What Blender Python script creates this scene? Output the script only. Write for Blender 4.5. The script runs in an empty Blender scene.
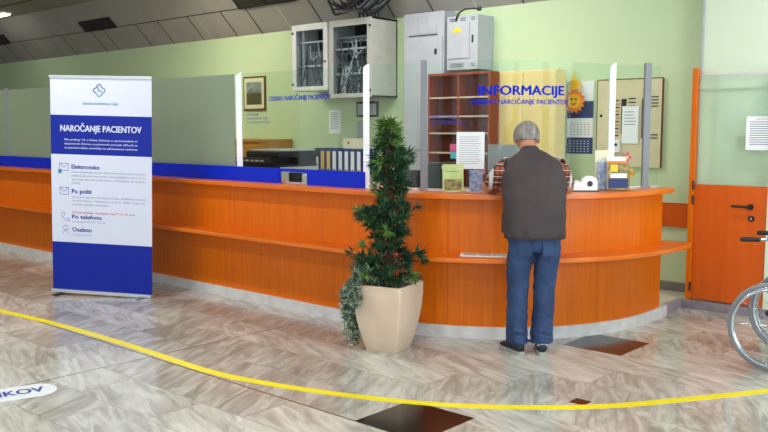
import bpy, bmesh, math, random
from mathutils import Vector, Matrix
random.seed(7)
S = bpy.context.scene
COL = S.collection
PI = math.pi
R = math.radians

# ------------------------------------------------------------------ materials
def lin(c):
    return tuple((v/255/12.92 if v/255 <= .04045 else ((v/255+.055)/1.055)**2.4) for v in c) + (1,)

def nodes(m):
    m.use_nodes = True
    return m.node_tree.nodes, m.node_tree.links

def mat(name, c, rough=.5, metal=0, var=.06, scale=8, spec=.5, emit=0, stretch=(1, 1, 1), bump=0, coat=0, c2=None):
    m = bpy.data.materials.new(name)
    n, l = nodes(m)
    b = n['Principled BSDF']
    b.inputs['Roughness'].default_value = rough
    b.inputs['Metallic'].default_value = metal
    b.inputs['Specular IOR Level'].default_value = spec
    b.inputs['Coat Weight'].default_value = coat
    b.inputs['Coat Roughness'].default_value = .15
    tc = n.new('ShaderNodeTexCoord'); mp = n.new('ShaderNodeMapping')
    l.new(tc.outputs['Object'], mp.inputs['Vector']); mp.inputs['Scale'].default_value = stretch
    t = n.new('ShaderNodeTexNoise'); t.inputs['Scale'].default_value = scale; t.inputs['Detail'].default_value = 5
    l.new(mp.outputs[0], t.inputs['Vector'])
    r = n.new('ShaderNodeValToRGB')
    L = lin(c)
    if c2: A, B = L, lin(c2)
    else: A, B = tuple(v*(1-var) for v in L[:3])+(1,), tuple(min(1, v*(1+var)) for v in L[:3])+(1,)
    r.color_ramp.elements[0].color = A; r.color_ramp.elements[1].color = B
    r.color_ramp.elements[0].position = .3; r.color_ramp.elements[1].position = .7
    l.new(t.outputs['Fac'], r.inputs['Fac']); l.new(r.outputs[0], b.inputs['Base Color'])
    if emit:
        b.inputs['Emission Color'].default_value = L; b.inputs['Emission Strength'].default_value = emit
    if bump:
        bp = n.new('ShaderNodeBump'); bp.inputs['Strength'].default_value = bump; bp.inputs['Distance'].default_value = .01
        l.new(t.outputs['Fac'], bp.inputs['Height']); l.new(bp.outputs[0], b.inputs['Normal'])
    return m

def glass(name, tint=(235, 245, 240), ior=1.45, body=0.0, bodyc=(120, 132, 118), rough=.02):
    m = bpy.data.materials.new(name)
    n, l = nodes(m)
    n.remove(n['Principled BSDF']); out = n['Material Output']
    tr = n.new('ShaderNodeBsdfTransparent'); tr.inputs[0].default_value = lin(tint)
    gl = n.new('ShaderNodeBsdfGlossy'); gl.inputs['Roughness'].default_value = rough
    fr = n.new('ShaderNodeFresnel'); fr.inputs['IOR'].default_value = ior
    ge = n.new('ShaderNodeNewGeometry'); io = n.new('ShaderNodeMix'); io.data_type = 'FLOAT'
    l.new(ge.outputs['Backfacing'], io.inputs[0]); io.inputs[2].default_value = ior; io.inputs[3].default_value = 1/ior
    l.new(io.outputs[0], fr.inputs['IOR'])
    mx = n.new('ShaderNodeMixShader')
    base = tr
    if body:
        d = n.new('ShaderNodeBsdfDiffuse'); d.inputs[0].default_value = lin(bodyc)
        m0 = n.new('ShaderNodeMixShader'); m0.inputs[0].default_value = body
        l.new(tr.outputs[0], m0.inputs[1]); l.new(d.outputs[0], m0.inputs[2]); base = m0
    l.new(fr.outputs[0], mx.inputs[0]); l.new(base.outputs[0], mx.inputs[1]); l.new(gl.outputs[0], mx.inputs[2])
    l.new(mx.outputs[0], out.inputs[0])
    return m

def veneer(name, c, c2):
    m = mat(name, c, .36, scale=5, stretch=(9, 9, .35), c2=c2, spec=.3)
    return m

def floor_mat():
    m = bpy.data.materials.new('marble_floor')
    n, l = nodes(m); b = n['Principled BSDF']
    tc = n.new('ShaderNodeTexCoord')
    def mapping(loc=(0, 0, 0), rot=0, sc=(1, 1, 1)):
        p = n.new('ShaderNodeMapping'); p.inputs['Location'].default_value = loc
        p.inputs['Rotation'].default_value = (0, 0, rot); p.inputs['Scale'].default_value = sc
        return p
    def math_(op, a, bb, c=None):
        q = n.new('ShaderNodeMath'); q.operation = op
        for i, v in enumerate((a, bb, c)):
            if v is None: continue
            if isinstance(v, (int, float)): q.inputs[i].default_value = v
            else: l.new(v, q.inputs[i])
        return q.outputs[0]
    # slabs laid on a grid of bricks
    mp = mapping((5.17, -3.29, 0)); l.new(tc.outputs['Object'], mp.inputs[0])
    br = n.new('ShaderNodeTexBrick'); br.inputs['Scale'].default_value = 1
    br.inputs['Brick Width'].default_value = .75; br.inputs['Row Height'].default_value = .375
    br.inputs['Mortar Size'].default_value = .004; br.inputs['Mortar Smooth'].default_value = .3
    br.inputs['Color1'].default_value = (0, 0, 0, 1); br.inputs['Color2'].default_value = (1, 1, 1, 1)
    br.inputs['Mortar'].default_value = (.5, .5, .5, 1)
    l.new(mp.outputs[0], br.inputs[0])
    rnd = br.outputs['Color']
    # veins: stretched noises in two directions, chosen per slab
    def vein(rot, sc, seedz):
        r1 = n.new('ShaderNodeVectorRotate'); r1.rotation_type = 'Z_AXIS'; r1.inputs['Angle'].default_value = rot
        l.new(tc.outputs['Object'], r1.inputs['Vector'])
        p = mapping((0, 0, seedz), 0, sc); l.new(r1.outputs[0], p.inputs[0])
        # shift every slab by its own amount so veins break at the joints
        ad = n.new('ShaderNodeVectorMath'); ad.operation = 'MULTIPLY_ADD'
        l.new(rnd, ad.inputs[0]); ad.inputs[1].default_value = (13, 29, 7); l.new(p.outputs[0], ad.inputs[2])
        t = n.new('ShaderNodeTexNoise'); t.inputs['Scale'].default_value = 1; t.inputs['Detail'].default_value = 7
        t.inputs['Roughness'].default_value = .6; t.inputs['Distortion'].default_value = 1.3
        l.new(ad.outputs[0], t.inputs[0]); return t.outputs['Fac']
    v1 = vein(R(62), (2.2, 11, 1), 0); v2 = vein(R(20), (2.2, 11, 1), 5)
    gt = math_('GREATER_THAN', rnd, .5)
    mx = n.new('ShaderNodeMix'); mx.data_type = 'FLOAT'
    l.new(gt, mx.inputs[0]); l.new(v1, mx.inputs[2]); l.new(v2, mx.inputs[3])
    big = n.new('ShaderNodeTexNoise'); big.inputs['Scale'].default_value = 1.3; big.inputs['Detail'].default_value = 3
    l.new(tc.outputs['Object'], big.inputs[0])
    val = math_('ADD', math_('MULTIPLY', mx.outputs[0], .62), math_('ADD', math_('MULTIPLY', rnd, .13), .08))
    val = math_('ADD', val, math_('MULTIPLY', math_('SUBTRACT', big.outputs['Fac'], .5), .35))
    rp = n.new('ShaderNodeValToRGB'); e = rp.color_ramp.elements
    e[0].position = .28; e[0].color = lin((132, 128, 120))
    e[1].position = .64; e[1].color = lin((212, 210, 203))
    k = rp.color_ramp.elements.new(.40); k.color = lin((160, 157, 149))
    k = rp.color_ramp.elements.new(.48); k.color = lin((182, 180, 173))
    l.new(val, rp.inputs[0])
    # joints
    j = n.new('ShaderNodeMix'); j.data_type = 'RGBA'
    l.new(math_('MULTIPLY', br.outputs['Fac'], .28), j.inputs[0]); l.new(rp.outputs[0], j.inputs[6]); j.inputs[7].default_value = lin((88, 72, 56))
    # black granite squares, every 2.25 m
    sx = n.new('ShaderNodeSeparateXYZ'); l.new(tc.outputs['Object'], sx.inputs[0])
    def inside(sock, c, per, half):
        d = math_('PINGPONG', math_('ADD', math_('SUBTRACT', sock, c), per*40), per/2)
        return math_('LESS_THAN', d, half)
    def single(sock, c, half):
        d = math_('ABSOLUTE', math_('SUBTRACT', sock, c), 0); return math_('LESS_THAN', d, half)
    xs, ys = sx.outputs[0], sx.outputs[1]
    blk = math_('MULTIPLY', single(xs, -2.93, .235), inside(ys, 3.53, 2.245, .24))
    sm = math_('MULTIPLY', single(xs, -2.40, .05), single(ys, 4.42, .05))
    j2 = n.new('ShaderNodeMix'); j2.data_type = 'RGBA'
    l.new(blk, j2.inputs[0]); l.new(j.outputs[2], j2.inputs[6]); j2.inputs[7].default_value = lin((20, 16, 16))
    j3 = n.new('ShaderNodeMix'); j3.data_type = 'RGBA'
    l.new(sm, j3.inputs[0]); l.new(j2.outputs[2], j3.inputs[6]); j3.inputs[7].default_value = lin((52, 28, 22))
    # the two long expansion joints
    g = math_('MAXIMUM', single(xs, -5.17, .006), single(ys, 3.29, .006))
    j4 = n.new('ShaderNodeMix'); j4.data_type = 'RGBA'
    l.new(g, j4.inputs[0]); l.new(j3.outputs[2], j4.inputs[6]); j4.inputs[7].default_value = lin((70, 55, 42))
    l.new(j4.outputs[2], b.inputs['Base Color'])
    b.inputs['Roughness'].default_value = .17
    b.inputs['Specular IOR Level'].default_value = .6
    return m

M = {}
M['floor'] = floor_mat()
M['wall'] = mat('green_paint', (194, 214, 173), .6, var=.02, scale=1.5)
M['wall_lit'] = mat('green_paint_lit', (212, 224, 202), .6, var=.02, scale=1.5)  # same green paint, lightened to carry the daylight on the right wall
M['ceil'] = mat('ceiling_paint', (150, 146, 138), .8, var=.06, scale=1.2)
M['slat'] = mat('ceiling_panel', (158, 154, 148), .8, var=.06, scale=3)
M['slat_l'] = mat('ceiling_joint_strip', (186, 180, 172), .7)
M['slat_d'] = mat('ceiling_gap', (70, 66, 60), .8)
M['vent'] = mat('vent_dark', (42, 38, 34), .7)
M['orange'] = veneer('orange_veneer', (206, 95, 0), (219, 109, 4))
M['orange_top'] = mat('orange_laminate', (212, 98, 4), .3, scale=4, stretch=(1, 1, 8), c2=(224, 112, 10), coat=.12)
M['orange_door'] = mat('orange_door_laminate', (202, 84, 12), .45, scale=3, stretch=(6, 6, .5), c2=(210, 92, 18), spec=.3)
M['seam'] = mat('panel_seam', (172, 78, 10), .6)
M['plinth'] = mat('plinth_stone', (216, 213, 212), .4, scale=10, c2=(192, 188, 190))
M['sill'] = mat('sill_stone', (150, 140, 150), .4, scale=10, c2=(120, 110, 116))
M['platform'] = mat('pale_tile', (196, 190, 172), .3)
M['base'] = mat('grey_skirting', (120, 122, 118), .5)
M['blue'] = mat('blue_board', (4, 40, 200), .45, var=.03, spec=.25)
M['banner_blue'] = mat('banner_blue', (8, 32, 145), .45, var=.03, spec=.25)
M['banner_white'] = mat('banner_white', (206, 209, 228), .45, var=.01)
M['ink_blue'] = mat('ink_blue', (28, 58, 150), .5)
M['ink_text'] = mat('ink_grey', (136, 142, 162), .5)
M['ink_red'] = mat('ink_red', (196, 60, 60), .5)
M['ink_teal'] = mat('ink_teal', (40, 130, 160), .5)
M['letter'] = mat('blue_vinyl', (6, 36, 180), .6, spec=.1)
M['alu'] = mat('brushed_aluminium', (196, 198, 204), .35, metal=.7, scale=30, stretch=(1, 1, 20))
M['postwhite'] = mat('white_enamel', (242, 243, 250), .3)
M['postgrey'] = mat('grey_post', (122, 124, 130), .45, metal=.2)
M['glass'] = glass('clear_glass', (247, 252, 249), 1.22)
M['glass_b'] = glass('curved_glass', (247, 252, 249), 1.2)
M['frost'] = glass('grey_film_glass', (200, 210, 200), 1.4, .84, (150, 163, 142), .2)
M['white'] = mat('white_paper', (236, 238, 242), .6, var=.02)
M['cream'] = mat('cream_board', (214, 200, 164), .5)
M['yellowcab'] = mat('yellow_laminate', (222, 196, 122), .35, c2=(228, 204, 134))
M['brown'] = mat('brown_bookcase', (126, 48, 20), .45, scale=5, stretch=(6, 6, .5), c2=(146, 60, 26))
M['brown_d'] = mat('brown_bookcase_back', (106, 40, 20), .6)
M['shelfedge'] = mat('pale_shelf_edge', (190, 170, 150), .5)
M['greybox'] = mat('grey_enamel', (176, 180, 188), .4)
M['greybox2'] = mat('grey_enamel_dark', (140, 144, 152), .45)
M['rackcream'] = mat('cream_enamel', (188, 187, 180), .4)
M['rackwhite'] = mat('rack_white', (222, 224, 224), .4)
M['black'] = mat('black_plastic', (22, 22, 24), .4)
M['dark'] = mat('dark_navy_plastic', (26, 28, 36), .45)
M['rackglass'] = glass('smoked_glass', (238, 242, 244), 1.2)
M['cable'] = mat('cable_grey', (92, 96, 100), .5)
M['cable_d'] = mat('cable_dark', (40, 40, 42), .5)
M['wood'] = mat('ochre_wood', (176, 122, 52), .4, scale=4, stretch=(1, 1, 10), c2=(190, 136, 62))
M['pot'] = mat('cream_planter', (212, 188, 166), .55, c2=(200, 176, 154), scale=6)
M['soil'] = mat('soil', (52, 40, 30), .9, bump=.6, scale=40)
M['gravel'] = mat('gravel', (120, 118, 116), .8, bump=.6, scale=60)
M['trunk'] = mat('trunk_fibre', (86, 50, 32), .9, scale=30, bump=.9, c2=(58, 34, 22))
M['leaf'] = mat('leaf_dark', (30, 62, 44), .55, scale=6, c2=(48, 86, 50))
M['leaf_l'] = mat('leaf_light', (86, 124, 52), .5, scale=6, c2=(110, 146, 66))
M['ivy'] = mat('ivy_green', (62, 86, 62), .5, scale=8, c2=(84, 106, 78))
M['ivy_w'] = mat('ivy_cream', (160, 176, 158), .5, scale=8, c2=(180, 190, 172))
M['tape'] = mat('yellow_tape', (232, 214, 20), .4, var=.05, scale=5)
M['skin'] = mat('skin', (176, 112, 86), .55, c2=(186, 124, 96), scale=12)
M['hair'] = mat('grey_hair', (150, 146, 142), .6, scale=40, c2=(96, 84, 76), stretch=(1, 1, .3), bump=.4)
M['vest'] = mat('dark_vest_fabric', (66, 56, 58), .85, scale=6, c2=(58, 49, 51), bump=.2)
M['vest_trim'] = mat('vest_binding', (48, 42, 40), .8)
M['shoe'] = mat('navy_shoe', (30, 34, 52), .6)
M['sole'] = mat('pale_sole', (160, 156, 150), .6)
M['sock'] = mat('white_sock', (196, 200, 210), .8)
M['jeans'] = mat('blue_denim', (28, 46, 82), .8, scale=7, c2=(42, 66, 106), stretch=(1, 1, .6), bump=.25)
M['jeans_d'] = mat('denim_pocket', (30, 52, 98), .8, bump=.2)
M['tyre'] = mat('grey_tyre', (130, 132, 138), .6)
M['chrome'] = mat('silver_tube', (190, 194, 202), .25, metal=.8)
M['seatfabric'] = mat('black_nylon', (24, 26, 30), .8)
M['pink'] = mat('pink_paper', (226, 92, 140), .6)
M['pinkdark'] = mat('dusty_pink_paper', (196, 96, 110), .6)
M['teal'] = mat('teal_paper', (90, 180, 200), .6)
M['yellowp'] = mat('yellow_paper', (236, 196, 70), .6)
M['lamp'] = mat('lamp_diffuser', (255, 252, 240), .5, emit=9)
M['lampbody'] = mat('lamp_body', (220, 220, 216), .5)
M['sunorange'] = mat('orange_paper', (240, 130, 30), .6)
M['sunyellow'] = mat('sun_yellow_paper', (250, 190, 40), .6)
M['navyprint'] = mat('navy_print', (36, 52, 110), .6)
M['floorwhite'] = mat('white_vinyl', (226, 232, 236), .35)
M['green_leaflet'] = mat('leaflet_green', (170, 196, 120), .5, scale=14, c2=(206, 216, 150))
M['photo1'] = mat('leaflet_photo_dark', (40, 50, 34), .4, scale=30, c2=(190, 160, 80))
M['photo2'] = mat('leaflet_photo_blue', (70, 84, 130), .4, scale=35, c2=(176, 184, 206))
M['painting_l'] = mat('landscape_land', (52, 66, 34), .5, scale=14, c2=(96, 92, 54))
M['painting_s'] = mat('landscape_sky', (160, 172, 176), .5, scale=8, c2=(120, 128, 120))
M['mountain'] = mat('landscape_hill', (112, 118, 108), .5)
M['frame_brown'] = mat('frame_brown', (110, 72, 36), .5)
M['paper_cream'] = mat('passepartout', (222, 218, 190), .6)
M['yellow_mark'] = mat('warning_yellow', (226, 200, 40), .5)
M['binder_blue'] = mat('binder_blue', (26, 44, 120), .5)
M['windowframe'] = mat('window_frame_grey', (180, 182, 182), .4)
M['windowglass'] = glass('window_pane', (240, 246, 246))
M['winpanel'] = mat('lobby_paint', (205, 205, 196), .7)

def plaid():
    m = bpy.data.materials.new('plaid_shirt'); n, l = nodes(m); b = n['Principled BSDF']
    tc = n.new('ShaderNodeTexCoord')
    def wave(axis, sc, ph):
        w = n.new('ShaderNodeTexWave'); w.bands_direction = axis; w.inputs['Scale'].default_value = sc
        w.inputs['Phase Offset'].default_value = ph; l.new(tc.outputs['Object'], w.inputs[0]); return w
    def over(base, fac, colr, lo, hi):
        r = n.new('ShaderNodeMapRange'); r.inputs[1].default_value = lo; r.inputs[2].default_value = hi
        l.new(fac.outputs['Fac'], r.inputs[0])
        x = n.new('ShaderNodeMix'); x.data_type = 'RGBA'; l.new(r.outputs[0], x.inputs[0])
        if isinstance(base, tuple): x.inputs[6].default_value = base
        else: l.new(base, x.inputs[6])
        x.inputs[7].default_value = colr; return x.outputs[2]
    o = over(lin((168, 84, 44)), wave('Z', 9, 0), lin((86, 48, 36)), .5, .6)
    o = over(o, wave('X', 10, 1), lin((70, 42, 40)), .75, .8)
    o = over(o, wave('Z', 7, 2), lin((206, 200, 200)), .97, .985)
    o = over(o, wave('X', 3.2, 3), lin((210, 208, 212)), .80, .9)
    l.new(o, b.inputs['Base Color']); b.inputs['Roughness'].default_value = .85
    return m
M['plaid'] = plaid()

# ------------------------------------------------------------------ mesh helpers
class MB:
    def __init__(s): s.bm = bmesh.new(); s.mats = []
    def mi(s, m):
        if m not in s.mats: s.mats.append(m)
        return s.mats.index(m)
    def _f(s, vs, m):
        try: f = s.bm.faces.new(vs)
        except ValueError: return None
        f.material_index = s.mi(m); return f
    def box(s, x0, x1, y0, y1, z0, z1, m, bevel=0, T=None):
        r = bmesh.ops.create_cube(s.bm, size=1)
        vs = r['verts']
        for v in vs:
            v.co = Vector(((x0+x1)/2+v.co.x*(x1-x0), (y0+y1)/2+v.co.y*(y1-y0), (z0+z1)/2+v.co.z*(z1-z0)))
        fs = {f for v in vs for f in v.link_faces}
        i = s.mi(m)
        for f in fs: f.material_index = i
        if bevel:
            es = list({e for v in vs for e in v.link_edges})
            rr = bmesh.ops.bevel(s.bm, geom=es, offset=bevel, segments=2, affect='EDGES', profile=.7)
            fs = {f for f in rr['faces']} ; vs = list({v for f in s.bm.faces if f in fs for v in f.verts} | {v for v in vs if v.is_valid})
            for f in rr['faces']: f.material_index = i
        if T:
            for v in vs: v.co = T @ v.co
        return s
    def prism(s, pts, z0, z1, m, T=None):
        a = [s.bm.verts.new((x, y, z0)) for x, y in pts]; b = [s.bm.verts.new((x, y, z1)) for x, y in pts]
        s._f(a[::-1], m); s._f(b, m)
        for i in range(len(a)): s._f([a[i], a[(i+1) % len(a)], b[(i+1) % len(a)], b[i]], m)
        if T:
            for v in a+b: v.co = T @ v.co
        return s
    def tube(s, path, r, m, seg=10, closed=False, flat=1.0, cap=True):
        """swept ellipse; r is a number, or one (ra, rb) / number per point"""
        P = [Vector(p) for p in path]; n = len(P)
        up = Vector((0, 0, 1)); rings = []; prev = None
        for i, p in enumerate(P):
            if closed: t = P[(i+1) % n]-P[i-1]
            else: t = P[min(i+1, n-1)]-P[max(i-1, 0)]
            t.normalize()
            if prev is None:
                a = t.cross(up)
                if a.length < .2: a = Vector((1, 0, 0)) - t*t.x
                a.normalize()
            else:
                a = prev - t*prev.dot(t); a.normalize()
            prev = a; b = t.cross(a)
            rr = r[i] if isinstance(r, (list, tuple)) else r
            ra, rb = rr if isinstance(rr, tuple) else (rr, rr*flat)
            rings.append([s.bm.verts.new(p+a*math.cos(2*PI*k/seg)*ra+b*math.sin(2*PI*k/seg)*rb) for k in range(seg)])
        rng = range(n if closed else n-1)
        for i in rng:
            A, B = rings[i], rings[(i+1) % n]
            for k in range(seg): s._f([A[k], A[(k+1) % seg], B[(k+1) % seg], B[k]], m)
        if cap and not closed:
            s._f(rings[0][::-1], m); s._f(rings[-1], m)
        return s
    def rings(s, rs, m, seg=24, e=2.0, cap=True):
        """horizontal superellipse rings (cx, cy, cz, rx, ry, tilt) ; tilt leans the ring about x"""
        L = []
        for q in rs:
            cx, cy, cz, rx, ry = q[:5]; tl = q[5] if len(q) > 5 else 0
            ring = []
            for k in range(seg):
                a = 2*PI*k/seg; c, sn = math.cos(a), math.sin(a)
                x = math.copysign(abs(c)**(2/e), c)*rx; y = math.copysign(abs(sn)**(2/e), sn)*ry
                ring.append(s.bm.verts.new((cx+x, cy+y*math.cos(tl), cz+y*math.sin(tl))))
            L.append(ring)
        for A, B in zip(L, L[1:]):
            for k in range(seg): s._f([A[k], A[(k+1) % seg], B[(k+1) % seg], B[k]], m)
        if cap: s._f(L[0][::-1], m); s._f(L[-1], m)
        return s
    def ball(s, c, r, m, T=None, seg=20):
        rr = bmesh.ops.create_uvsphere(s.bm, u_segments=seg, v_segments=seg//2+2, radius=1)
        i = s.mi(m); r = (r, r, r) if isinstance(r, (int, float)) else r
        for v in rr['verts']:
            p = Vector((v.co.x*r[0], v.co.y*r[1], v.co.z*r[2]))
            if T: p = T @ p
            v.co = p + Vector(c)
        for f in {f for v in rr['verts'] for f in v.link_faces}: f.material_index = i
        return s
    def cyl(s, p0, p1, r, m, seg=16): return s.tube([p0, p1], r, m, seg)
    def face(s, pts, m): s._f([s.bm.verts.new(p) for p in pts], m); return s
    def text(s, txt, m, origin, ux, uy, width=None, height=None, bold=0, align='L', thick=.0006):
        if bold > .012:
            o_ = Vector(origin); u_ = Vector(ux); v_ = Vector(uy)
            hh = height or .05
            for k, (dx, dy) in enumerate(((0, 0), (bold, 0), (-bold, 0), (0, bold*.5), (0, -bold*.5))):
                s.text(txt, m, o_+u_*dx*hh+v_*dy*hh, ux, uy, width, height, .0, align, thick+k*.0001)
            return s
        """lettering laid on a plane: origin, unit vectors ux (reading) and uy (up)"""
        cu = bpy.data.curves.new('t', 'FONT'); cu.body = txt; cu.size = 1; cu.offset = bold; cu.resolution_u = 3
        cu.extrude = 0
        ob = bpy.data.objects.new('t', cu); COL.objects.link(ob)
        dg = bpy.context.evaluated_depsgraph_get(); me = bpy.data.meshes.new_from_object(ob.evaluated_get(dg))
        bpy.data.objects.remove(ob); bpy.data.curves.remove(cu)
        xs = [v.co.x for v in me.vertices]; ys = [v.co.y for v in me.vertices]
        if not xs: return s
        w = max(xs)-min(xs)
        cap = .73
        if width and height: kx, ky = width/w, height/cap
        elif width: kx = ky = width/w
        else: kx = ky = height/cap
        off = {'L': -min(xs), 'C': -(max(xs)+min(xs))/2, 'R': -max(xs)}[align]
        o, ux, uy = Vector(origin), Vector(ux), Vector(uy); nn = ux.cross(uy)
        vs = [s.bm.verts.new(o+ux*((v.co.x+off)*kx)+uy*(v.co.y*ky)+nn*thick) for v in me.vertices]
        for p in me.polygons: s._f([vs[i] for i in p.vertices], m)
        bpy.data.meshes.remove(me)
        return s
    def bend(s, f):
        for v in s.bm.verts: v.co = f(v.co)
        return s
    def build(s, name, parent=None, smooth=False, bevel=0):
        if not smooth or True: bmesh.ops.recalc_face_normals(s.bm, faces=s.bm.faces)
        me = bpy.data.meshes.new(name); s.bm.to_mesh(me); s.bm.free()
        for m in s.mats: me.materials.append(m)
        if smooth:
            for p in me.polygons: p.use_smooth = True
        o = bpy.data.objects.new(name, me); COL.objects.link(o)
        if parent: o.parent = parent
        if bevel:
            b = o.modifiers.new('bevel', 'BEVEL'); b.width = bevel; b.segments = 2; b.limit_method = 'ANGLE'
        return o

def smooth_by_angle(o, deg=35):
    me = o.data
    for p in me.polygons: p.use_smooth = True
    bm = bmesh.new(); bm.from_mesh(me)
    for e in bm.edges:
        if len(e.link_faces) == 2 and e.calc_face_angle(0) > R(deg): e.smooth = False
    bm.to_mesh(me); bm.free()
    return o

def tag(o, label, cat, group=None, kind=None):
    o['label'] = label; o['category'] = cat
    if group: o['group'] = group
    if kind: o['kind'] = kind
    return o
def thing(name, label, cat, loc=(0, 0, 0), rz=0, group=None):
    o = bpy.data.objects.new(name, None); COL.objects.link(o); o.empty_display_size = .1
    o.location = loc; o.rotation_euler = (0, 0, rz)
    return tag(o, label, cat, group)
def struct(o): o['kind'] = 'structure'; return o
def remesh(o, voxel, it=6, fac=.5, name=None):
    r = o.modifiers.new('r', 'REMESH'); r.mode = 'VOXEL'; r.voxel_size = voxel; r.use_smooth_shade = True
    sm = o.modifiers.new('s', 'SMOOTH'); sm.iterations = it; sm.factor = fac
    dg = bpy.context.evaluated_depsgraph_get(); dg.update()
    me = bpy.data.meshes.new_from_object(o.evaluated_get(dg))
    o.modifiers.clear(); me.materials.clear()
    for m in o.data.materials: me.materials.append(m)
    o.data = me
    for p in me.polygons: p.use_smooth = True; p.material_index = 0
    return o

# ------------------------------------------------------------------ setting
WY = 7.8          # back wall
CX, CY = -4.6, 6.6  # centre of the counter's curved end
X0, X1, Y0 = -22, 3.2, -3.2
struct(MB().box(X0, X1, Y0, 8.1, -.1, 0, M['floor']).build('floor'))
struct(MB().box(X0, -3.0, WY, WY+.2, 0, 4.0, M['wall']).build('wall_back'))
struct(MB().box(-3.0, X1, 7.6, 8.0, 0, 4.0, M['wall_lit']).build('wall_back_right'))
struct(MB().box(X0-.2, X0, Y0, 8, 0, 4.0, M['wall']).build('wall_left'))
# sloping soffit along the back wall, then the flat lobby ceiling
sl = MB()
prof = [(WY, 2.93), (7.12, 3.62), (7.12, 3.8), (WY, 3.8)]
a = [sl.bm.verts.new((X0, y, z)) for y, z in prof]; b = [sl.bm.verts.new((X1, y, z)) for y, z in prof]
for i in range(4): sl._f([a[i], a[(i+1) % 4], b[(i+1) % 4], b[i]], M['slat'])
sl._f(a[::-1], M['slat']); sl._f(b, M['slat'])
struct(sl.build('ceiling_slope'))
struct(MB().box(X0, X1, Y0, 7.12, 3.62, 3.8, M['ceil']).build('ceiling'))
tm = MB()
nrm = Vector((0, -.712, -.702))
def on_slope(x, t):  # t: metres up the slope
    return Vector((x, WY-.702*t, 2.93+.712*t))
xs = [-15.87, -15.25, -14.58, -14.29, -13.28, -12.9, -11.93, -11.33, -10.56, -10.36, -9.78, -9.23, -8.62, -8.0, -7.4, -6.8, -6.2, -5.6, -5.0, -4.4, -3.8, -3.2]
lt = {-15.25, -10.36, -8.62, -7.4, -14.58, -5.6}
for x in xs + [-16.5-.62*i for i in range(8)]:
    w = .022; m_ = M['slat_l'] if x in lt else M['slat_d']
    p = [on_slope(x-w/2, .0), on_slope(x+w/2, .0), on_slope(x+w/2, .44), on_slope(x-w/2, .44)]
    tm.face([q+nrm*.004 for q in p], m_)
p = [on_slope(X0, .44), on_slope(X1, .44), on_slope(X1, .455), on_slope(X0, .455)]
tm.face([q+nrm*.004 for q in p], M['slat_d'])
struct(tm.build('trim_1'))
# ceiling seams on the flat part
tm = MB()
for y in (6.4, 5.2, 4.0): tm.box(X0, X1, y, y+.03, 3.612, 3.62, M['slat_d'])
struct(tm.build('trim_2'))
# raised platform behind the counter
def cpath(r, x0=-16.0, yend=7.0, n=28):
    pts = [(x0, CY-r)]
    pts += [(CX+r*math.cos(R(-90+90*i/n)), CY+r*math.sin(R(-90+90*i/n))) for i in range(n+1)]
    if yend > CY: pts.append((CX+r, yend))
    return pts
def band(mb, r0, r1, z0, z1, m, x0=-16.0, yend=7.0):
    A, B = cpath(r1, x0, yend), cpath(r0, x0, yend)
    n = len(A)
    va = [mb.bm.verts.new((x, y, z0)) for x, y in A]; vb = [mb.bm.verts.new((x, y, z0)) for x, y in B]
    ta = [mb.bm.verts.new((x, y, z1)) for x, y in A]; tb = [mb.bm.verts.new((x, y, z1)) for x, y in B]
    for i in range(n-1):
        mb._f([va[i], va[i+1], ta[i+1], ta[i]], m); mb._f([vb[i+1], vb[i], tb[i], tb[i+1]], m)
        mb._f([ta[i], ta[i+1], tb[i+1], tb[i]], m); mb._f([va[i+1], va[i], vb[i], vb[i+1]], m)
    mb._f([va[0], ta[0], tb[0], vb[0]], m); mb._f([va[-1], vb[-1], tb[-1], ta[-1]], m)
    return mb
pl = cpath(1.2, X0, 7.05)
pl += [(-3.06, 7.05), (-3.06, 7.46), (X1, 7.46), (X1, 7.6), (-3.0, 7.6), (-3.0, WY), (X0, WY)]
struct(MB().prism(pl, 0, .075, M['platform']).build('floor_platform'))
st = MB().box(-3.075, X1, 7.44, 7.46, 0, .08, M['sill']).box(-3.085, -3.05, 7.025, 7.455, 0, .08, M['sill'])
struct(st.build('trim_3'))
struct(MB().box(X0, -3.0, WY-.015, WY, .075, .16, M['base']).build('baseboard_back'))
struct(MB().box(-3.008, -2.99, 7.588, 7.60, 2.1, 4.0, M['greybox']).build('trim_4'))
# orange bumper board on the back wall
struct(MB().box(-3.9, -3.02, WY-.03, WY, .69, .915, M['orange_door']).box(-3.9, -3.02, WY-.034, WY-.03, .905, .915, M['seam']).build('trim_5'))

# lobby window walls (behind and to the right of the camera)
def window_wall(name, axis, pos, a0, a1, openings, inward):
    """wall at axis=pos from a0..a1 with openings (b0,b1), sill .9 head 3.1"""
    t = .2*(-inward)
    w = MB()
    def bx(p, q, z0, z1, m, mb=w, d0=0, d1=t):
        lo, hi = min(pos+d0, pos+d1), max(pos+d0, pos+d1)
        if axis == 'y': mb.box(p, q, lo, hi, z0, z1, m)
        else: mb.box(lo, hi, p, q, z0, z1, m)
    cur = a0
    bx(a0, a1, 0, .5, M['winpanel']); bx(a0, a1, 3.2, 3.8, M['winpanel'])
    for b0, b1 in openings:
        bx(cur, b0, .5, 3.2, M['winpanel']); cur = b1
    bx(cur, a1, .5, 3.2, M['winpanel'])
    struct(w.build(name))
    for b0, b1 in openings:
        WN[0] += 1
        f = MB()
        for p, q, z0, z1 in ((b0, b1, .5, .56), (b0, b1, 3.14, 3.2), (b0, b0+.06, .56, 3.14), (b1-.06, b1, .56, 3.14), ((b0+b1)/2-.03, (b0+b1)/2+.03, .56, 3.14)):
            bx(p, q, z0, z1, M['windowframe'], f, t*.3, t*.6)
        fr = struct(f.build('window_%d' % WN[0]))
        g = MB(); bx(b0+.06, b1-.06, .56, 3.14, M['windowglass'], g, t*.42, t*.46)
        g.build('pane', fr)
WN = [0]
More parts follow.
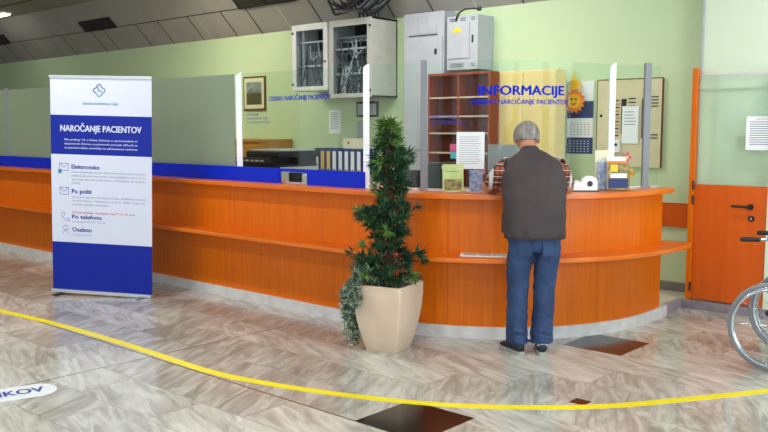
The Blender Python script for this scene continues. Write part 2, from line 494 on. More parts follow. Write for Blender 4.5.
window_wall('wall_front', 'y', Y0, X0, X1, [(-15, -12), (-11, -8), (-7, -4), (-3, 0), (.6, 2.6)], 1)
window_wall('wall_right', 'x', X1, Y0, 7.6, [(-2.6, .4), (1.0, 4.0), (4.6, 7.0)], -1)

# vents and lamps
for i, (x0, x1) in enumerate([(-13.4, -12.45), (-9.33, -8.2), (-17.2, -16.2)]):
    v = thing('ceiling_vent', ['dark rectangular vent in the sloping ceiling, above the roll-up banner',
              'dark rectangular vent in the sloping ceiling, left of the glass-door wall racks',
              'dark rectangular vent in the sloping ceiling, leftmost at the frame edge'][i], 'vent', on_slope((x0+x1)/2, .55), 0, 'vents in the sloping ceiling')
    c = on_slope((x0+x1)/2, .55); hw = (x1-x0)/2
    T = Matrix(((1, 0, 0), (0, -.702, -.712), (0, .712, -.702))).to_4x4()
    mb = MB().box(-hw, hw, -.10, .10, 0, .006, M['vent'], T=T); mb.build('backing', v)
    mb = MB()
    for p, q, r_, s_ in ((-hw, hw, -.10, -.085), (-hw, hw, .085, .10), (-hw, -hw+.015, -.1, .1), (hw-.015, hw, -.1, .1), (-.01, .01, -.1, .1)):
        mb.box(p, q, r_, s_, .006, .03, M['vent'], T=T)
    mb.build('frame', v)
    mb = MB()
    for k in range(6): mb.box(-hw+.015, hw-.015, -.075+k*.027, -.070+k*.027, .006, .02, M['slat_d'], T=T)
    mb.build('louvre', v)

def area(name, loc, rot, sx, sy, power, color=(1, 1, 1)):
    d = bpy.data.lights.new(name, 'AREA'); d.shape = 'RECTANGLE'; d.size = sx; d.size_y = sy; d.energy = power; d.color = color
    o = bpy.data.objects.new(name, d); COL.objects.link(o); o.location = loc; o.rotation_euler = rot
    return o
LAMPS = [(-15.35, 6.75), (-11.5, 3.2), (-7.2, 3.2), (-2.9, 3.2), (-9.5, 6.3), (-5.4, 6.3), (-1.0, 6.3), (-7.2, .6), (-2.9, .6)]
for i, (x, y) in enumerate(LAMPS):
    t = thing('ceiling_light', 'glowing fluorescent ceiling light at the upper left corner of the view' if i == 0 else
              'fluorescent batten lights on the lobby ceiling, out of view overhead', 'ceiling light', (x, y, 3.62), 0, 'fluorescent ceiling lights')
    MB().box(-.62, .62, -.09, .09, -.03, 0, M['lampbody']).build('housing', t)
    MB().box(-.6, .6, -.07, .07, -.055, -.03, M['lamp'], bevel=.01).build('diffuser', t)
    if i: area('ceiling_lamp', (x, y, 3.55), (0, 0, 0), 1.2, .14, 52, (1, .92, .68) if x < -8 else (1, .97, .92))

# ------------------------------------------------------------------ reception counter
ct = thing('reception_counter', 'long orange wood veneer reception counter with a curved right end', 'reception counter', (0, 0, 0))
band(MB(), 1.18, 1.60, 0, .095, M['plinth'], yend=7.02).build('plinth', ct)
fp = MB(); band(fp, 1.22, 1.58, .095, 1.08, M['orange'], yend=6.9)
for x in [-15.2+1.25*i for i in range(9)]: fp.box(x, x+.004, CY-1.5805, CY-1.579, .095, 1.08, M['seam'])
for dg_ in (-88, -66, -44, -22):
    cx_, sy_ = math.cos(R(dg_)), math.sin(R(dg_))
    fp.cyl((CX+1.5775*cx_, CY+1.5775*sy_, .097), (CX+1.5775*cx_, CY+1.5775*sy_, 1.08), .0035, M['seam'], 6)
smooth_by_angle(fp.build('front_panel', ct))
smooth_by_angle(band(MB(), 1.10, 1.68, 1.08, 1.12, M['orange_top'], yend=6.9).build('worktop', ct, bevel=.004))
lg = MB()
A = [(x, y) for x, y in cpath(1.84, -16, 6.9)]
B = [(x, y) for x, y in cpath(1.57, -16, 7.0)][::-1]
lg.prism(A+[(CX+1.81, 6.98)]+B, .625, .66, M['orange_top'])
smooth_by_angle(lg.build('ledge', ct, bevel=.004))

# blue board standing on the counter in front of the glass, with a pass-through slot
bb = MB().box(-16, -5.85, 5.105, 5.13, 1.12, 1.255, M['blue'])
bb.box(-5.48, -4.80, 5.105, 5.13, 1.12, 1.255, M['blue']).box(-5.85, -5.48, 5.105, 5.13, 1.228, 1.255, M['blue'])
tag(bb.build('blue_upstand'), 'long bright blue board along the counter below the glass, with a slot', 'panel')

# ------------------------------------------------------------------ glass screens
def post(x, y, m, label, rz=0, w=.052, top=2.15, slope=.04, r=False):
    p = MB()
    a = [(-w/2, -.02), (w/2, -.02), (w/2, .02), (-w/2, .02)]
    lo = [p.bm.verts.new((q[0], q[1], 0)) for q in a]
    hi = [p.bm.verts.new((q[0], q[1], top-1.12 - (slope if q[0] < 0 else 0))) for q in a]
    p._f(lo[::-1], m); p._f(hi, m)
    for i in range(4): p._f([lo[i], lo[(i+1) % 4], hi[(i+1) % 4], hi[i]], m)
    t = thing('screen_post', label, 'post', (x, y, 1.12), rz, 'posts of the counter glass screens')
    p.build('upright', t, bevel=.003)
    MB().box(-w/2-.012, w/2+.012, -.03, .03, 0, .008, m).build('foot_plate', t)
    return t
post(-11.37, 5.165, M['postgrey'], 'dull grey screen post at the far left, left of the banner', R(42), slope=0)
post(-6.48, 5.165, M['postwhite'], 'white slanted-top screen post between frosted and clear glass', R(42))
post(-4.82, 5.165, M['postwhite'], 'white slanted-top screen post directly left of the potted tree', R(42))
post(-4.32, 5.30, M['postgrey'], 'grey metal screen post in front of the brown bookcase', R(42), slope=0, w=.05)
post(-3.282, 6.455, M['postwhite'], 'white slanted-top screen post in front of the cream wall board', R(42), w=.05)
g = post(-3.12, 6.76, M['postgrey'], 'grey rounded screen post, rightmost on the counter', R(42), slope=0, w=.055)

def pane(p0, p1, z1, m, label, name='glass_pane', z0=1.128):
    mb = MB(); d = Vector((p1[0]-p0[0], p1[1]-p0[1], 0)); L = d.length; ang = math.atan2(d.y, d.x)
    t = thing(name, label, 'glass screen', (p0[0], p0[1], 1.12), ang, 'glass screens on the counter')
    MB().box(.012, L-.012, -.003, .003, z0-1.12, z1-1.12, m).build('pane', t)
    MB().box(.01, L-.01, -.008, .008, 0, .014, M['alu']).build('bottom_rail', t)
    return t
pane((-13.8, 5.16), (-11.41, 5.16), 2.13, M['frost'], 'grey frosted glass screen at the far left edge', 'frosted_screen')
pane((-11.33, 5.16), (-8.97, 5.16), 2.13, M['frost'], 'grey frosted glass screen just left of the banner', 'frosted_screen')
pane((-8.89, 5.16), (-6.53, 5.16), 2.13, M['frost'], 'grey frosted glass screen just right of the banner', 'frosted_screen')
cp = pane((-6.43, 5.16), (-4.87, 5.16), 2.13, M['glass'], 'clear glass screen with small blue lettering in front of the binders')
lt_ = MB()
lt_.text('OSEBNO NAROČANJE PACIENTOV', M['letter'], (.40, -.004, 1.89-1.12-.025), (1, 0, 0), (0, 0, 1), width=.80, height=.044, bold=.05)
for k, s_ in enumerate(('SPREJEM', 'ZA BOLNIŠKO ZDR.', 'IN SPECIALISTIČNE')):
    lt_.text(s_, M['ink_blue'], (.08, -.004, 1.735-1.12-.036*k), (1, 0, 0), (0, 0, 1), width=(.16, .30, .33)[k], height=.018, bold=.01)
lt_.build('lettering', cp)
pane((-4.77, 5.165), (-4.35, 5.285), 2.13, M['glass'], 'narrow clear glass screen behind the potted tree')
# the curved screen
RG = 1.33
cg = thing('curved_glass_screen', 'curved clear glass screen with large blue INFORMACIJE lettering', 'glass screen', (CX, CY, 1.12), 0, 'glass screens on the counter')
n = 48; mb = MB(); a0, a1 = R(-76.5), R(-7.5)
for z0, z1, r0, r1, m_, nm in ((.014, 1.01, RG-.003, RG+.003, M['glass_b'], 'pane'), (0, .014, RG-.009, RG+.009, M['alu'], 'bottom_rail')):
    mb = MB(); cs = []
    for i in range(n+1):
        t = a0+(a1-a0)*i/n; c, s_ = math.cos(t), math.sin(t)
        cs.append([mb.bm.verts.new((r*c, r*s_, z)) for r, z in ((r0, z0), (r1, z0), (r1, z1), (r0, z1))])
    for i in range(n):
        for k in range(4): mb._f([cs[i][k], cs[i][(k+1) % 4], cs[i+1][(k+1) % 4], cs[i+1][k]], m_)
    mb._f(cs[0], m_); mb._f(cs[-1][::-1], m_)
    o = mb.build(nm, cg); smooth_by_angle(o, 40)
def arc_text(mb, txt, m, a_from, a_to, z, height, bold, r=RG+.006):
    w = r*R(a_to-a_from)
    sub = MB(); sub.text(txt, m, (0, 0, 0), (1, 0, 0), (0, 1, 0), width=w, height=height, bold=bold, thick=0)
    mp = {}
    for v in sub.bm.verts:
        t = R(a_from)+v.co.x/r
        mp[v] = mb.bm.verts.new(((r+v.co.z)*math.cos(t), (r+v.co.z)*math.sin(t), z+v.co.y-1.12))
    for f in sub.bm.faces: mb._f([mp[v] for v in f.verts], m)
    sub.bm.free()
mb = MB()
arc_text(mb, 'INFORMACIJE', M['letter'], -58.5, -29.2, 1.872, .074, .06)
arc_text(mb, 'OSEBNO NAROČANJE PACIENTOV', M['letter'], -61, -27.4, 1.80, .038, .045)
mb.build('lettering', cg)
# small faded blue lettering further left on the curved glass
mb = MB()
arc_text(mb, 'NAROČANJE', M['ink_blue'], -75, -66, 1.69, .03, .02); arc_text(mb, 'PO TELEFONU', M['ink_blue'], -75, -63, 1.645, .03, .02)
mb.build('small_lettering', cg)
pane((-3.265, 6.48), (-3.135, 6.735), 2.13, M['glass'], 'narrow clear glass screen between the two right-hand posts')
pane((-3.105, 6.79), (-3.06, 6.895), 2.13, M['glass'], 'clear glass strip at the right end of the counter')

# paper sheets on the curved screen (camera side)
def arc_sheet(a_from, a_to, z0, z1, m, r=RG+.005, lines=0, name='notice_sheet', label='', cat='notice', group=None, tilt=0):
    t = thing(name, label, cat, (CX, CY, z0), 0, group)
    mb = MB(); k = 8; prev = None
    def P(ang, z, rr): return (rr*math.cos(R(ang)), rr*math.sin(R(ang)), z-z0)
    for i in range(k):
        A_, B_ = a_from+(a_to-a_from)*i/k, a_from+(a_to-a_from)*(i+1)/k
        mb.face([P(A_, z0, r), P(B_, z0, r), P(B_, z1, r), P(A_, z1, r)], m)
        mb.face([P(A_, z1, r-.0008), P(B_, z1, r-.0008), P(B_, z0, r-.0008), P(A_, z0, r-.0008)], m)
    mb.build('sheet', t)
    if lines:
        mb = MB(); H = z1-z0
        for q in range(lines):
            zz = z1-H*.14-q*H*.78/lines; e = a_to-(a_to-a_from)*(.12 + .2*random.random())
            st_ = a_from+(a_to-a_from)*.1
            for i in range(4):
                A_, B_ = st_+(e-st_)*i/4, st_+(e-st_)*(i+1)/4
                mb.face([P(A_, zz, r+.001), P(B_, zz, r+.001), P(B_, zz+.0035, r+.001), P(A_, zz+.0035, r+.001)], M['ink_text'])
        mb.build('printed_lines', t)
    return t
arc_sheet(-65.8, -56.3, 1.295, 1.585, M['white'], lines=13, label='white printed sheet taped to the curved glass left of the man')
arc_sheet(-68.2, -64.9, 1.43, 1.49, M['pink'], r=RG-.006, name='sticky_note', label='pink sticky note at the upper left edge of the white sheet', cat='sticky note', group='sticky notes on the glass')
arc_sheet(-68.0, -64.9, 1.375, 1.425, M['teal'], r=RG-.006, name='sticky_note', label='pale blue sticky note at the lower left edge of the white sheet', cat='sticky note', group='sticky notes on the glass')
arc_sheet(-60.0, -56.0, 1.255, 1.30, M['pink'], r=RG-.006, name='sticky_note', label='pink sticky note below the white sheet on the glass', cat='sticky note', group='sticky notes on the glass')

# ------------------------------------------------------------------ roll-up banner
bn = thing('roll_up_banner', 'tall white and blue roll-up banner headed NAROČANJE PACIENTOV, standing on the floor', 'banner', (-7.447, 4.225, 0), R(30.7))
HW = .522
bn.rotation_euler[1] = R(1.5)
mb = MB()
for z0, z1, m_ in ((.045, .51, 'banner_blue'), (.51, 1.36, 'banner_white'), (1.36, 1.735, 'banner_blue'), (1.735, 2.09, 'banner_white')):
    mb.box(-HW, HW, -.001, .001, z0, z1, M[m_])
mb.build('printed_sheet', bn)
mb = MB()
UX, UZ = (1, 0, 0), (0, 0, 1)
def BT(txt, m, u0, u1, v, h, bold=0, align='L'):
    x0 = (u0-101)*.0102; w = (u1-u0)*.0102; z = 1.6-(v-130)*.00964
    mb.text(txt, M[m], (x0, -.002, z), UX, UZ, width=w, height=h, bold=bold)
BT('Splošna bolnišnica Celje', 'ink_teal', 83, 119, 105.5, .028, .01)
BT('NAROČANJE PACIENTOV', 'banner_white', 60, 142, 132, .062, .035)
BT('Na podlagi 14. a člena Zakona o spremembah in', 'banner_white', 64, 138, 141, .018, .01)
BT('dopolnitvah Zakona o pacientovih pravicah (ZPacP) se', 'banner_white', 64, 138, 145, .018, .01)
BT('se pacienti lahko naročijo na zdravstvene storitve:', 'banner_white', 64, 138, 149, .018, .01)
BT('Elektronsko', 'ink_blue', 71, 99.5, 169, .042, .04)
BT('preko spletnega portala https://narocanje.ezdrav.si ali po', 'ink_text', 71, 146, 173, .018)
BT('elektronski pošti na naslov: narocanje@sb-celje.si ali na', 'ink_text', 71, 146, 176.7, .018)
BT('spletnega iskalnika eNapotnica v SZZ Rešitev za naročilo', 'ink_text', 71, 146, 180.4, .018)
BT('(SZZ)', 'ink_text', 71, 79, 184, .018)
BT('Po pošti', 'ink_blue', 71, 91, 193.5, .042, .04)
BT('na naslov Splošna bolnišnica Celje, Oddelek oziroma', 'ink_text', 71, 146, 198, .018)
BT('za naročanje, Oblakova ulica 5, 3000 Celje ter', 'ink_text', 71, 146, 201.7, .018)
BT('pristojni oddelek ambulante', 'ink_text', 71, 108, 205.4, .018)
BT('Od ponedeljka do petka med 7. in 14. uro', 'ink_red', 71, 135, 213.5, .02, .005)
BT('Po telefonu', 'ink_blue', 71, 101, 219, .042, .04)
BT('na številki 03 423 36 09', 'ink_text', 71, 105, 222.8, .018)
BT('Osebno', 'ink_blue', 71, 91, 232, .042, .04)
BT('na tem mestu', 'ink_text', 71, 91, 235.8, .018)
# envelopes, handset and person icons
def bx(u0, u1, v0, v1, m='ink_blue'):
    X = lambda u: (u-101)*.0102
    Z = lambda v: 1.6-(v-130)*.00964
    mb.face([(X(u0), -.002, Z(v1)), (X(u1), -.002, Z(v1)), (X(u1), -.002, Z(v0)), (X(u0), -.002, Z(v0))], M[m])
def ln(pts, w=.004, m='ink_blue'):
    P = [((u-101)*.0102, 1.6-(v-130)*.00964) for u, v in pts]
    for (ax, az), (bx_, bz) in zip(P, P[1:]):
        d = Vector((bx_-ax, bz-az)); d.normalize(); nx, nz = -d.y*w/2, d.x*w/2
        mb.face([(ax+nx, -.0022, az+nz), (ax-nx, -.0022, az-nz), (bx_-nx, -.0022, bz-nz), (bx_+nx, -.0022, bz+nz)], M[m])
for v in (167, 191):
    ln([(58.5, v-3), (67.5, v-3), (67.5, v+4), (58.5, v+4), (58.5, v-3)]); ln([(58.5, v-3), (63, v+1), (67.5, v-3)])
bx(57, 60.5, 170, 174, 'ink_teal')
ln([(61, 213), (60, 216), (63, 220), (67, 222), (68, 219.5), (65.5, 218.5)]); ln([(61, 213), (63, 213.5), (63, 216)])
ln([(64+2.4*math.cos(t), 228.5+2.4*math.sin(t)) for t in [2*PI*k/10 for k in range(11)]]); ln([(61, 235), (62.5, 231.5), (65.5, 231.5), (67, 235)])
# outlined rounded cross in blue and green
def clover():
    pts = []
    for k in range(4):
        c = Vector((math.cos(k*PI/2), math.sin(k*PI/2)))*3.6
        for j in range(9):
            t = k*PI/2-PI/2+PI*j/8
            pts.append((100+c.x+2.2*math.cos(t), 91.5+c.y+2.2*math.sin(t)))
    return pts+[pts[0]]
cl = clover(); ln(cl[:19], .011, 'ink_teal'); ln(cl[18:], .011, 'ink_blue'); ln([(99, 88), (99, 92), (103, 92)], .009, 'ink_blue')
mb.build('lettering', bn)
MB().box(-HW-.005, HW+.005, -.012, .012, 2.085, 2.11, M['alu']).build('top_rail', bn)
mb = MB().box(-HW-.002, HW+.002, -.035, .035, .014, .046, M['alu'], bevel=.006); mb.build('base_cassette', bn)
for s_ in (-1, 1): MB().box(s_*.43-.02, s_*.43+.02, -.13, .13, 0, .014, M['black'], bevel=.003).build('foot', bn)
MB().cyl((0, .03, .05), (0, .03, 2.09), .009, M['alu']).build('support_pole', bn)

# ------------------------------------------------------------------ floor tape and sticker
tp = [(-8.6, 3.16), (-7.54, 3.26), (-6.62, 3.34), (-5.57, 3.36), (-4.63, 3.34), (-4.15, 3.40), (-3.62, 3.55), (-3.09, 3.77), (-2.69, 4.03), (-2.27, 4.42), (-1.97, 4.85), (-1.64, 5.38), (-1.2, 6.1)]
def catmull(P, k=8):
    out = []
    P = [Vector(p) for p in P]
    for i in range(len(P)-1):
        a, b, c, d = P[max(i-1, 0)], P[i], P[i+1], P[min(i+2, len(P)-1)]
        for j in range(k):
            t = j/k
            out.append(.5*((2*b)+(c-a)*t+(2*a-5*b+4*c-d)*t*t+(3*b-a-3*c+d)*t**3))
    return out+[P[-1]]
def ribbon(pts, w, z0, z1, m):
    mb = MB(); C = catmull(pts); L, Rr = [], []
    for i, p in enumerate(C):
        t = (C[min(i+1, len(C)-1)]-C[max(i-1, 0)]).normalized(); nn = Vector((-t.y, t.x))
        L.append(p+nn*w/2); Rr.append(p-nn*w/2)
    vl = [mb.bm.verts.new((q.x, q.y, z1)) for q in L]; vr = [mb.bm.verts.new((q.x, q.y, z1)) for q in Rr]
    bl = [mb.bm.verts.new((q.x, q.y, z0)) for q in L]; br_ = [mb.bm.verts.new((q.x, q.y, z0)) for q in Rr]
    for i in range(len(C)-1):
        mb._f([vl[i], vl[i+1], vr[i+1], vr[i]], m); mb._f([vr[i], vr[i+1], br_[i+1], br_[i]], m); mb._f([vl[i+1], vl[i], bl[i], bl[i+1]], m)
    return mb
tag(ribbon(tp, .07, .0, .0025, M['tape']).build('floor_tape'), 'yellow marking tape curving across the marble floor', 'tape')
sk = thing('floor_sticker', 'white rounded floor sticker with blue lettering at the lower left corner', 'sticker', (-5.03, 2.33, 0), R(73))
mb = MB(); W2, LN = .135, .05
pts = [(LN+W2*.9*math.cos(t), W2*math.sin(t)) for t in [R(-90+180*k/20) for k in range(21)]] + [(-1.2, W2), (-1.2, -W2)]
mb.prism(pts, 0, .002, M['floorwhite']); mb.build('backing', sk)
MB().text('SPREJEM BOLNIKOV', M['ink_blue'], (.095, -.05, .0025), (1, 0, 0), (0, 1, 0), width=1.0, height=.112, bold=.03, align='R').build('lettering', sk)

# ------------------------------------------------------------------ door on the right
dr = bpy.data.objects.new('door_1', None); COL.objects.link(dr); dr.location = (-3.0, 7.5, .08); struct(dr)
MB().box(.015, .64, -.02, .02, .01, 1.04, M['orange_door']).build('lower_panel', dr, bevel=.003)
MB().box(.03, .64, -.004, .004, 1.04, 1.99, M['glass']).build('upper_glass', dr)
MB().box(-.03, .015, -.035, .035, -.0, 2.06, M['orange']).build('frame_post', dr, bevel=.003)
MB().box(.028, .032, -.007, .007, 1.04, 2.0, M['alu']).box(.028, .645, -.007, .007, 1.985, 1.998, M['alu']).build('glass_edging', dr)
h_ = MB().cyl((.51, -.02, .865), (.51, -.035, .865), .026, M['black']).cyl((.51, -.035, .865), (.51, -.06, .865), .01, M['black'])
h_.tube([(.51, -.06, .865), (.40, -.062, .867), (.36, -.058, .867)], .010, M['black']); h_.build('lever_handle', dr, smooth=False)
MB().cyl((.52, -.02, .765), (.52, -.03, .765), .026, M['black']).box(.515, .525, -.033, -.029, .755, .775, M['alu']).build('lock_cylinder', dr)
for z in (.12, .9, 1.03): MB().cyl((.012, -.035, z-.04), (.012, -.035, z+.04), .010, M['black']).build('hinge', dr)
for x in (.12, .55): MB().cyl((x, -.02, .985), (x, -.024, .985), .008, M['orange_door']).build('screw_cap', dr)
MB().box(.645, .70, -.03, .03, 0, 2.06, M['wall_lit']).build('jamb', dr)
nt = thing('door_notice', 'white printed notice taped to the glass of the orange door', 'notice', (-2.42, 7.492, 1.43))
MB().box(-.14, .14, -.001, 0, 0, .285, M['white']).build('sheet', nt)
mb = MB()
for k in range(11):
    mb.box(-.11, .11-.04*random.random(), -.0016, -.001, .235-k*.019, .242-k*.019, M['ink_text'])
mb.text('OBVESTILO', M['ink_text'], (-.06, -.0016, .255), UX, UZ, width=.12, height=.014)
mb.build('printed_lines', nt)

# ------------------------------------------------------------------ back wall and office
# framed painting
pc = thing('framed_picture', 'small landscape painting in a brown frame on the green wall', 'picture', (-9.415, WY, 1.875))
W_, H_ = .235, .475
MB().box(-W_, W_, -.025, 0, 0, H_, M['frame_brown']).build('frame', pc, bevel=.004)
MB().box(-W_+.025, W_-.025, -.027, -.025, .025, H_-.025, M['paper_cream']).build('mount', pc)
mb = MB().box(-W_+.07, W_-.07, -.029, -.027, .08, .24, M['painting_l']).box(-W_+.07, W_-.07, -.029, -.027, .24, H_-.08, M['painting_s'])
mb.face([(-.16, -.0295, .24), (.02, -.0295, .24), (-.06, -.0295, .32)], M['mountain']).face([(-.03, -.0295, .24), (.16, -.0295, .24), (.08, -.0295, .30)], M['mountain'])
mb.build('painting', pc)
PZ = .075
# equipment racks
def rack(x0, x1, z0, z1, m, label, full):
    t = thing('wall_rack', label, 'equipment cabinet', ((x0+x1)/2, WY, z0), 0, 'equipment racks on the wall')
    w = (x1-x0)/2; h = z1-z0; d = .44
    mb = MB()
    mb.box(-w, -w+.02, -d, 0, 0, h, m).box(w-.02, w, -d, 0, 0, h, m).box(-w, w, -d, 0, 0, .02, m).box(-w, w, -d, 0, h-.02, h, m).box(-w, w, -.02, 0, 0, h, M['cable_d'])
    mb.build('housing', t)
    f = MB(); b = .07
    f.box(-w, -w+b, -d-.02, -d, 0, h, m).box(w-b, w, -d-.02, -d, 0, h, m).box(-w+b, w-b, -d-.02, -d, 0, b*.7, m).box(-w+b, w-b, -d-.02, -d, h-b*1.1, h, m)
    dd = f.build('door', t, bevel=.003)
    MB().box(-w+b, w-b, -d-.012, -d-.008, b*.7, h-b*1.1, M['rackglass']).build('glass', dd)
    MB().cyl((w-.035, -d-.02, h*.42), (w-.035, -d-.035, h*.42), .012, M['black']).build('lock', dd)
    for z in (.08, h-.1): MB().cyl((-w+.015 if not full else w-.015, -d-.02, z), (-w+.015 if not full else w-.015, -d-.032, z), .014, M['black']).build('hinge', dd)
    # equipment inside
    for k, z in enumerate((h*.30, h*.62)) if full else enumerate((h*.36, h*.72)):
        MB().box(-w+.03, w-.03, -d+.05, -d+.07, z, z+.022, M['rackwhite']).build('shelf_rail', t)
    if full:
        for k, z in enumerate((.16, .36, .52, .66)):
            mb = MB().box(-w+.05, w-.05, -d+.08, -.1, z, z+.07, M['greybox2'])
            for q in range(12): mb.box(-w+.08+q*.045, -w+.105+q*.045, -d+.076, -d+.08, z+.02, z+.05, M['black'])
            mb.build('patch_panel', t)
    else:
        mb = MB().box(-w+.16, w-.12, -d+.1, -.05, .04, h*.6, M['greybox2'])
        mb.build('server_unit', t); MB().box(-w+.1, -w+.13, -d+.06, -d+.09, .03, h-.03, M['rackwhite']).build('mounting_rail', t)
    c = MB()
    for q in range(70 if full else 16):
        x = random.uniform(-w+.09, w-.09); z = random.uniform(.12, h-.2); x2 = x+random.uniform(-.16, .16); x2 = max(-w+.08, min(w-.08, x2)); z2 = max(.05, z-random.uniform(.1, .3))
        y = -d+random.uniform(.025, .06)
        c.tube(catmull3([(x, y+.03, z), ((x+x2)/2+random.uniform(-.05, .05), y, min(z, z2)-.04), (x2, y+.02, z2)]), .007, M['cable'] if q % 4 else M['rackwhite'], 6)
    c.build('cables', t)['kind'] = 'stuff'
    return t
def catmull3(P, k=6):
    P = [Vector(p) for p in P]; out = []
    for i in range(len(P)-1):
        a, b, c, d = P[max(i-1, 0)], P[i], P[i+1], P[min(i+2, len(P)-1)]
        for j in range(k):
            t = j/k
            out.append(.5*((2*b)+(c-a)*t+(2*a-5*b+4*c-d)*t*t+(3*b-a-3*c+d)*t**3))
    return out+[P[-1]]
rack(-8.13, -7.50, 2.09, 2.905, M['rackwhite'], 'white glass-door equipment rack on the wall, the left one', False)
rack(-7.47, -6.77, 1.985, 2.905, M['rackcream'], 'cream glass-door rack full of cables on the wall, the right one', True)
# cable bundle above the racks
cb = MB()
for k in range(26):
    x = -6.95+random.uniform(-.2, .25); y = 7.3+random.uniform(-.1, .1)
    cb.tube(catmull3([(x-.25, y, 3.1+random.uniform(-.02, .06)), (x-.1, y-.05, 2.96+random.uniform(-.03, .1)), (x+.08, y, 3.02+random.uniform(-.05, .1)), (x+.3, y+.04, 3.2+random.uniform(-.05, .05))]), .011, M['cable_d'] if k % 3 else M['cable'], 6)
for k in range(6):
    x = -7.05+k*.06; cb.tube(catmull3([(x, 7.45, 2.9), (x+.03, 7.4, 3.0), (x+.1, 7.32, 3.15)]), .011, M['cable_d'], 6)
tag(cb.build('cable_bundle'), 'tangled dark cables under the ceiling above the cream rack', 'cables')
# steel wall cabinets
t = thing('metal_cabinet', 'full-height grey metal cabinet right of the racks, left of the bookcase', 'cabinet', (-6.13, WY-.005, PZ))
MB().box(-.29, .29, -.28, 0, 0, 2.83, M['greybox']).build('body', t, bevel=.004)
MB().box(-.275, .275, -.295, -.28, 1.30, 2.55, M['greybox']).build('door', t, bevel=.003)
MB().box(-.275, .275, -.295, -.28, .05, 1.27, M['greybox']).build('door', t, bevel=.003)
for k in range(3): MB().box(-.20+k*.13, -.08+k*.13, -.287, -.28, 2.60, 2.78, M['greybox']).build('upper_cover', t, bevel=.002)
MB().box(-.21, .2, -.29, -.28, 2.575, 2.585, M['black']).build('trim_strip', t)
MB().box(.17, .20, -.305, -.295, 2.36, 2.42, M['black']).build('latch', t)
t = thing('electrical_box', 'grey electrical box with yellow warning mark, above the bookcase', 'electrical box', (-5.585, WY, 2.25))
MB().box(-.205, .205, -.30, 0, 0, .575, M['greybox']).build('body', t, bevel=.004)
MB().box(-.19, .10, -.312, -.30, .12, .50, M['greybox']).build('door', t, bevel=.003)
MB().box(-.12, .0, -.314, -.312, .40, .435, M['yellow_mark'], bevel=.0).face([(-.10, -.3145, .435), (-.02, -.3145, .435), (-.06, -.3145, .46)], M['yellow_mark']).build('warning_mark', t)
for x0, x1, z0, z1 in ((-.17, -.09, .52, .56), (-.02, .05, .52, .56), (.12, .17, .52, .56), (-.15, .02, .03, .085), (.12, .17, .03, .07)):
    mb = MB()
    k = int((z1-z0)/.012)
    for q in range(k): mb.box(x0, x1, -.303, -.299, z0+q*.012, z0+q*.012+.006, M['greybox2'] if q % 2 else M['black'])
    mb.build('vent_grille', t)
MB().box(.135, .15, -.312, -.30, .28, .36, M['black']).build('handle', t)
MB().tube(catmull3([(-.08, -.31, .52), (-.03, -.32, .60), (.06, -.30, .64), (.19, -.26, .635)]), .009, M['black'], 8).cyl((.17, -.26, .635), (.21, -.25, .635), .022, M['black']).build('power_cable', t)
MB().tube(catmull3([(-.22, -.1, .55), (-.245, -.12, .50), (-.22, -.14, .44), (-.245, -.2, .47)]), .010, M['black'], 8).build('side_cable', t)
# bookcase
def case(name, label, x0, x1, y0, y1, h, m, md):
    t = thing(name, label, 'bookcase', ((x0+x1)/2, y0, .075)); w = (x1-x0)/2; d = y1-y0
    for s_ in (-1, 1): MB().box(min(s_*w, s_*(w-.02)), max(s_*w, s_*(w-.02)), 0, d, 0, h, m).build('side_panel', t)
    MB().box(-w+.02, w-.02, d-.012, d, 0, h, md).build('back_panel', t)
    MB().box(-w+.02, w-.02, 0, d-.012, h-.025, h, m).build('top', t)
    MB().box(-w+.02, w-.02, 0, d-.012, 0, .06, m).build('base', t)
    MB().box(-.012, .012, 0, d-.012, .06, h-.025, m).build('divider', t)
    for z in (.5, .9, 1.27, 1.48, 1.66, 1.86):
        for s_ in (-1, 1):
            lo, hi = (-w+.02, -.012) if s_ < 0 else (.012, w-.02)
            MB().box(lo, hi, .01, d-.012, z, z+.018, m).box(lo, hi, .002, .01, z, z+.018, M['shelfedge']).build('shelf', t)
    return t
case('bookcase', 'dark brown open bookcase behind the counter, left of the yellow cupboard', -5.89, -5.075, 7.30, 7.475, 2.13, M['brown'], M['brown_d'])
# books low in the case are not visible; yellow cupboard
t = thing('tall_cupboard', 'tall pale yellow cupboard behind the man', 'cupboard', (-4.794, 7.50, .075))
MB().box(-.383, .383, 0, .18, 0, 2.13, M['yellowcab']).build('body', t, bevel=.004)
for s_ in (-1, 1):
    d_ = MB().box(*(sorted((s_*.378, s_*.004))), -.018, 0, .05, 2.11, M['yellowcab']).build('door', t, bevel=.003)
    MB().box(*(sorted((s_*.05, s_*.035))), -.035, -.018, 1.0, 1.12, M['alu']).build('handle', d_)
# calendar with a sun figure
t = thing('wall_calendar', 'three-part wall calendar in white and navy right of the man', 'calendar', (-4.31, WY, 1.36))
MB().box(-.148, .148, -.004, 0, 0, .73, M['white']).build('backing', t)
mb = MB().box(-.148, .148, -.006, -.004, 0, .165, M['navyprint']).box(-.148, .148, -.006, -.004, .36, .53, M['navyprint'])
for r_ in range(5):
    for c_ in range(6):
        x = -.11+c_*.04
        mb.box(x, x+.018, -.007, -.004, .19+r_*.026, .198+r_*.026, M['ink_text'] if c_ < 5 else M['ink_red'])
        mb.box(x, x+.016, -.0075, -.006, .02+r_*.026, .027+r_*.026, M['white'])
mb.build('printed_months', t)
t = thing('sun_ornament', 'orange and yellow smiling sun ornament hanging over the calendar', 'ornament', (-4.36, WY-.03, 1.89))
mb = MB(); mb.prism([(math.cos(2*PI*k/28)*(.095 if k % 2 else .125), math.sin(2*PI*k/28)*(.095 if k % 2 else .125)) for k in range(28)], 0, .012, M['sunorange'], T=Matrix.Rotation(R(90), 4, 'X')); mb.build('rays', t)
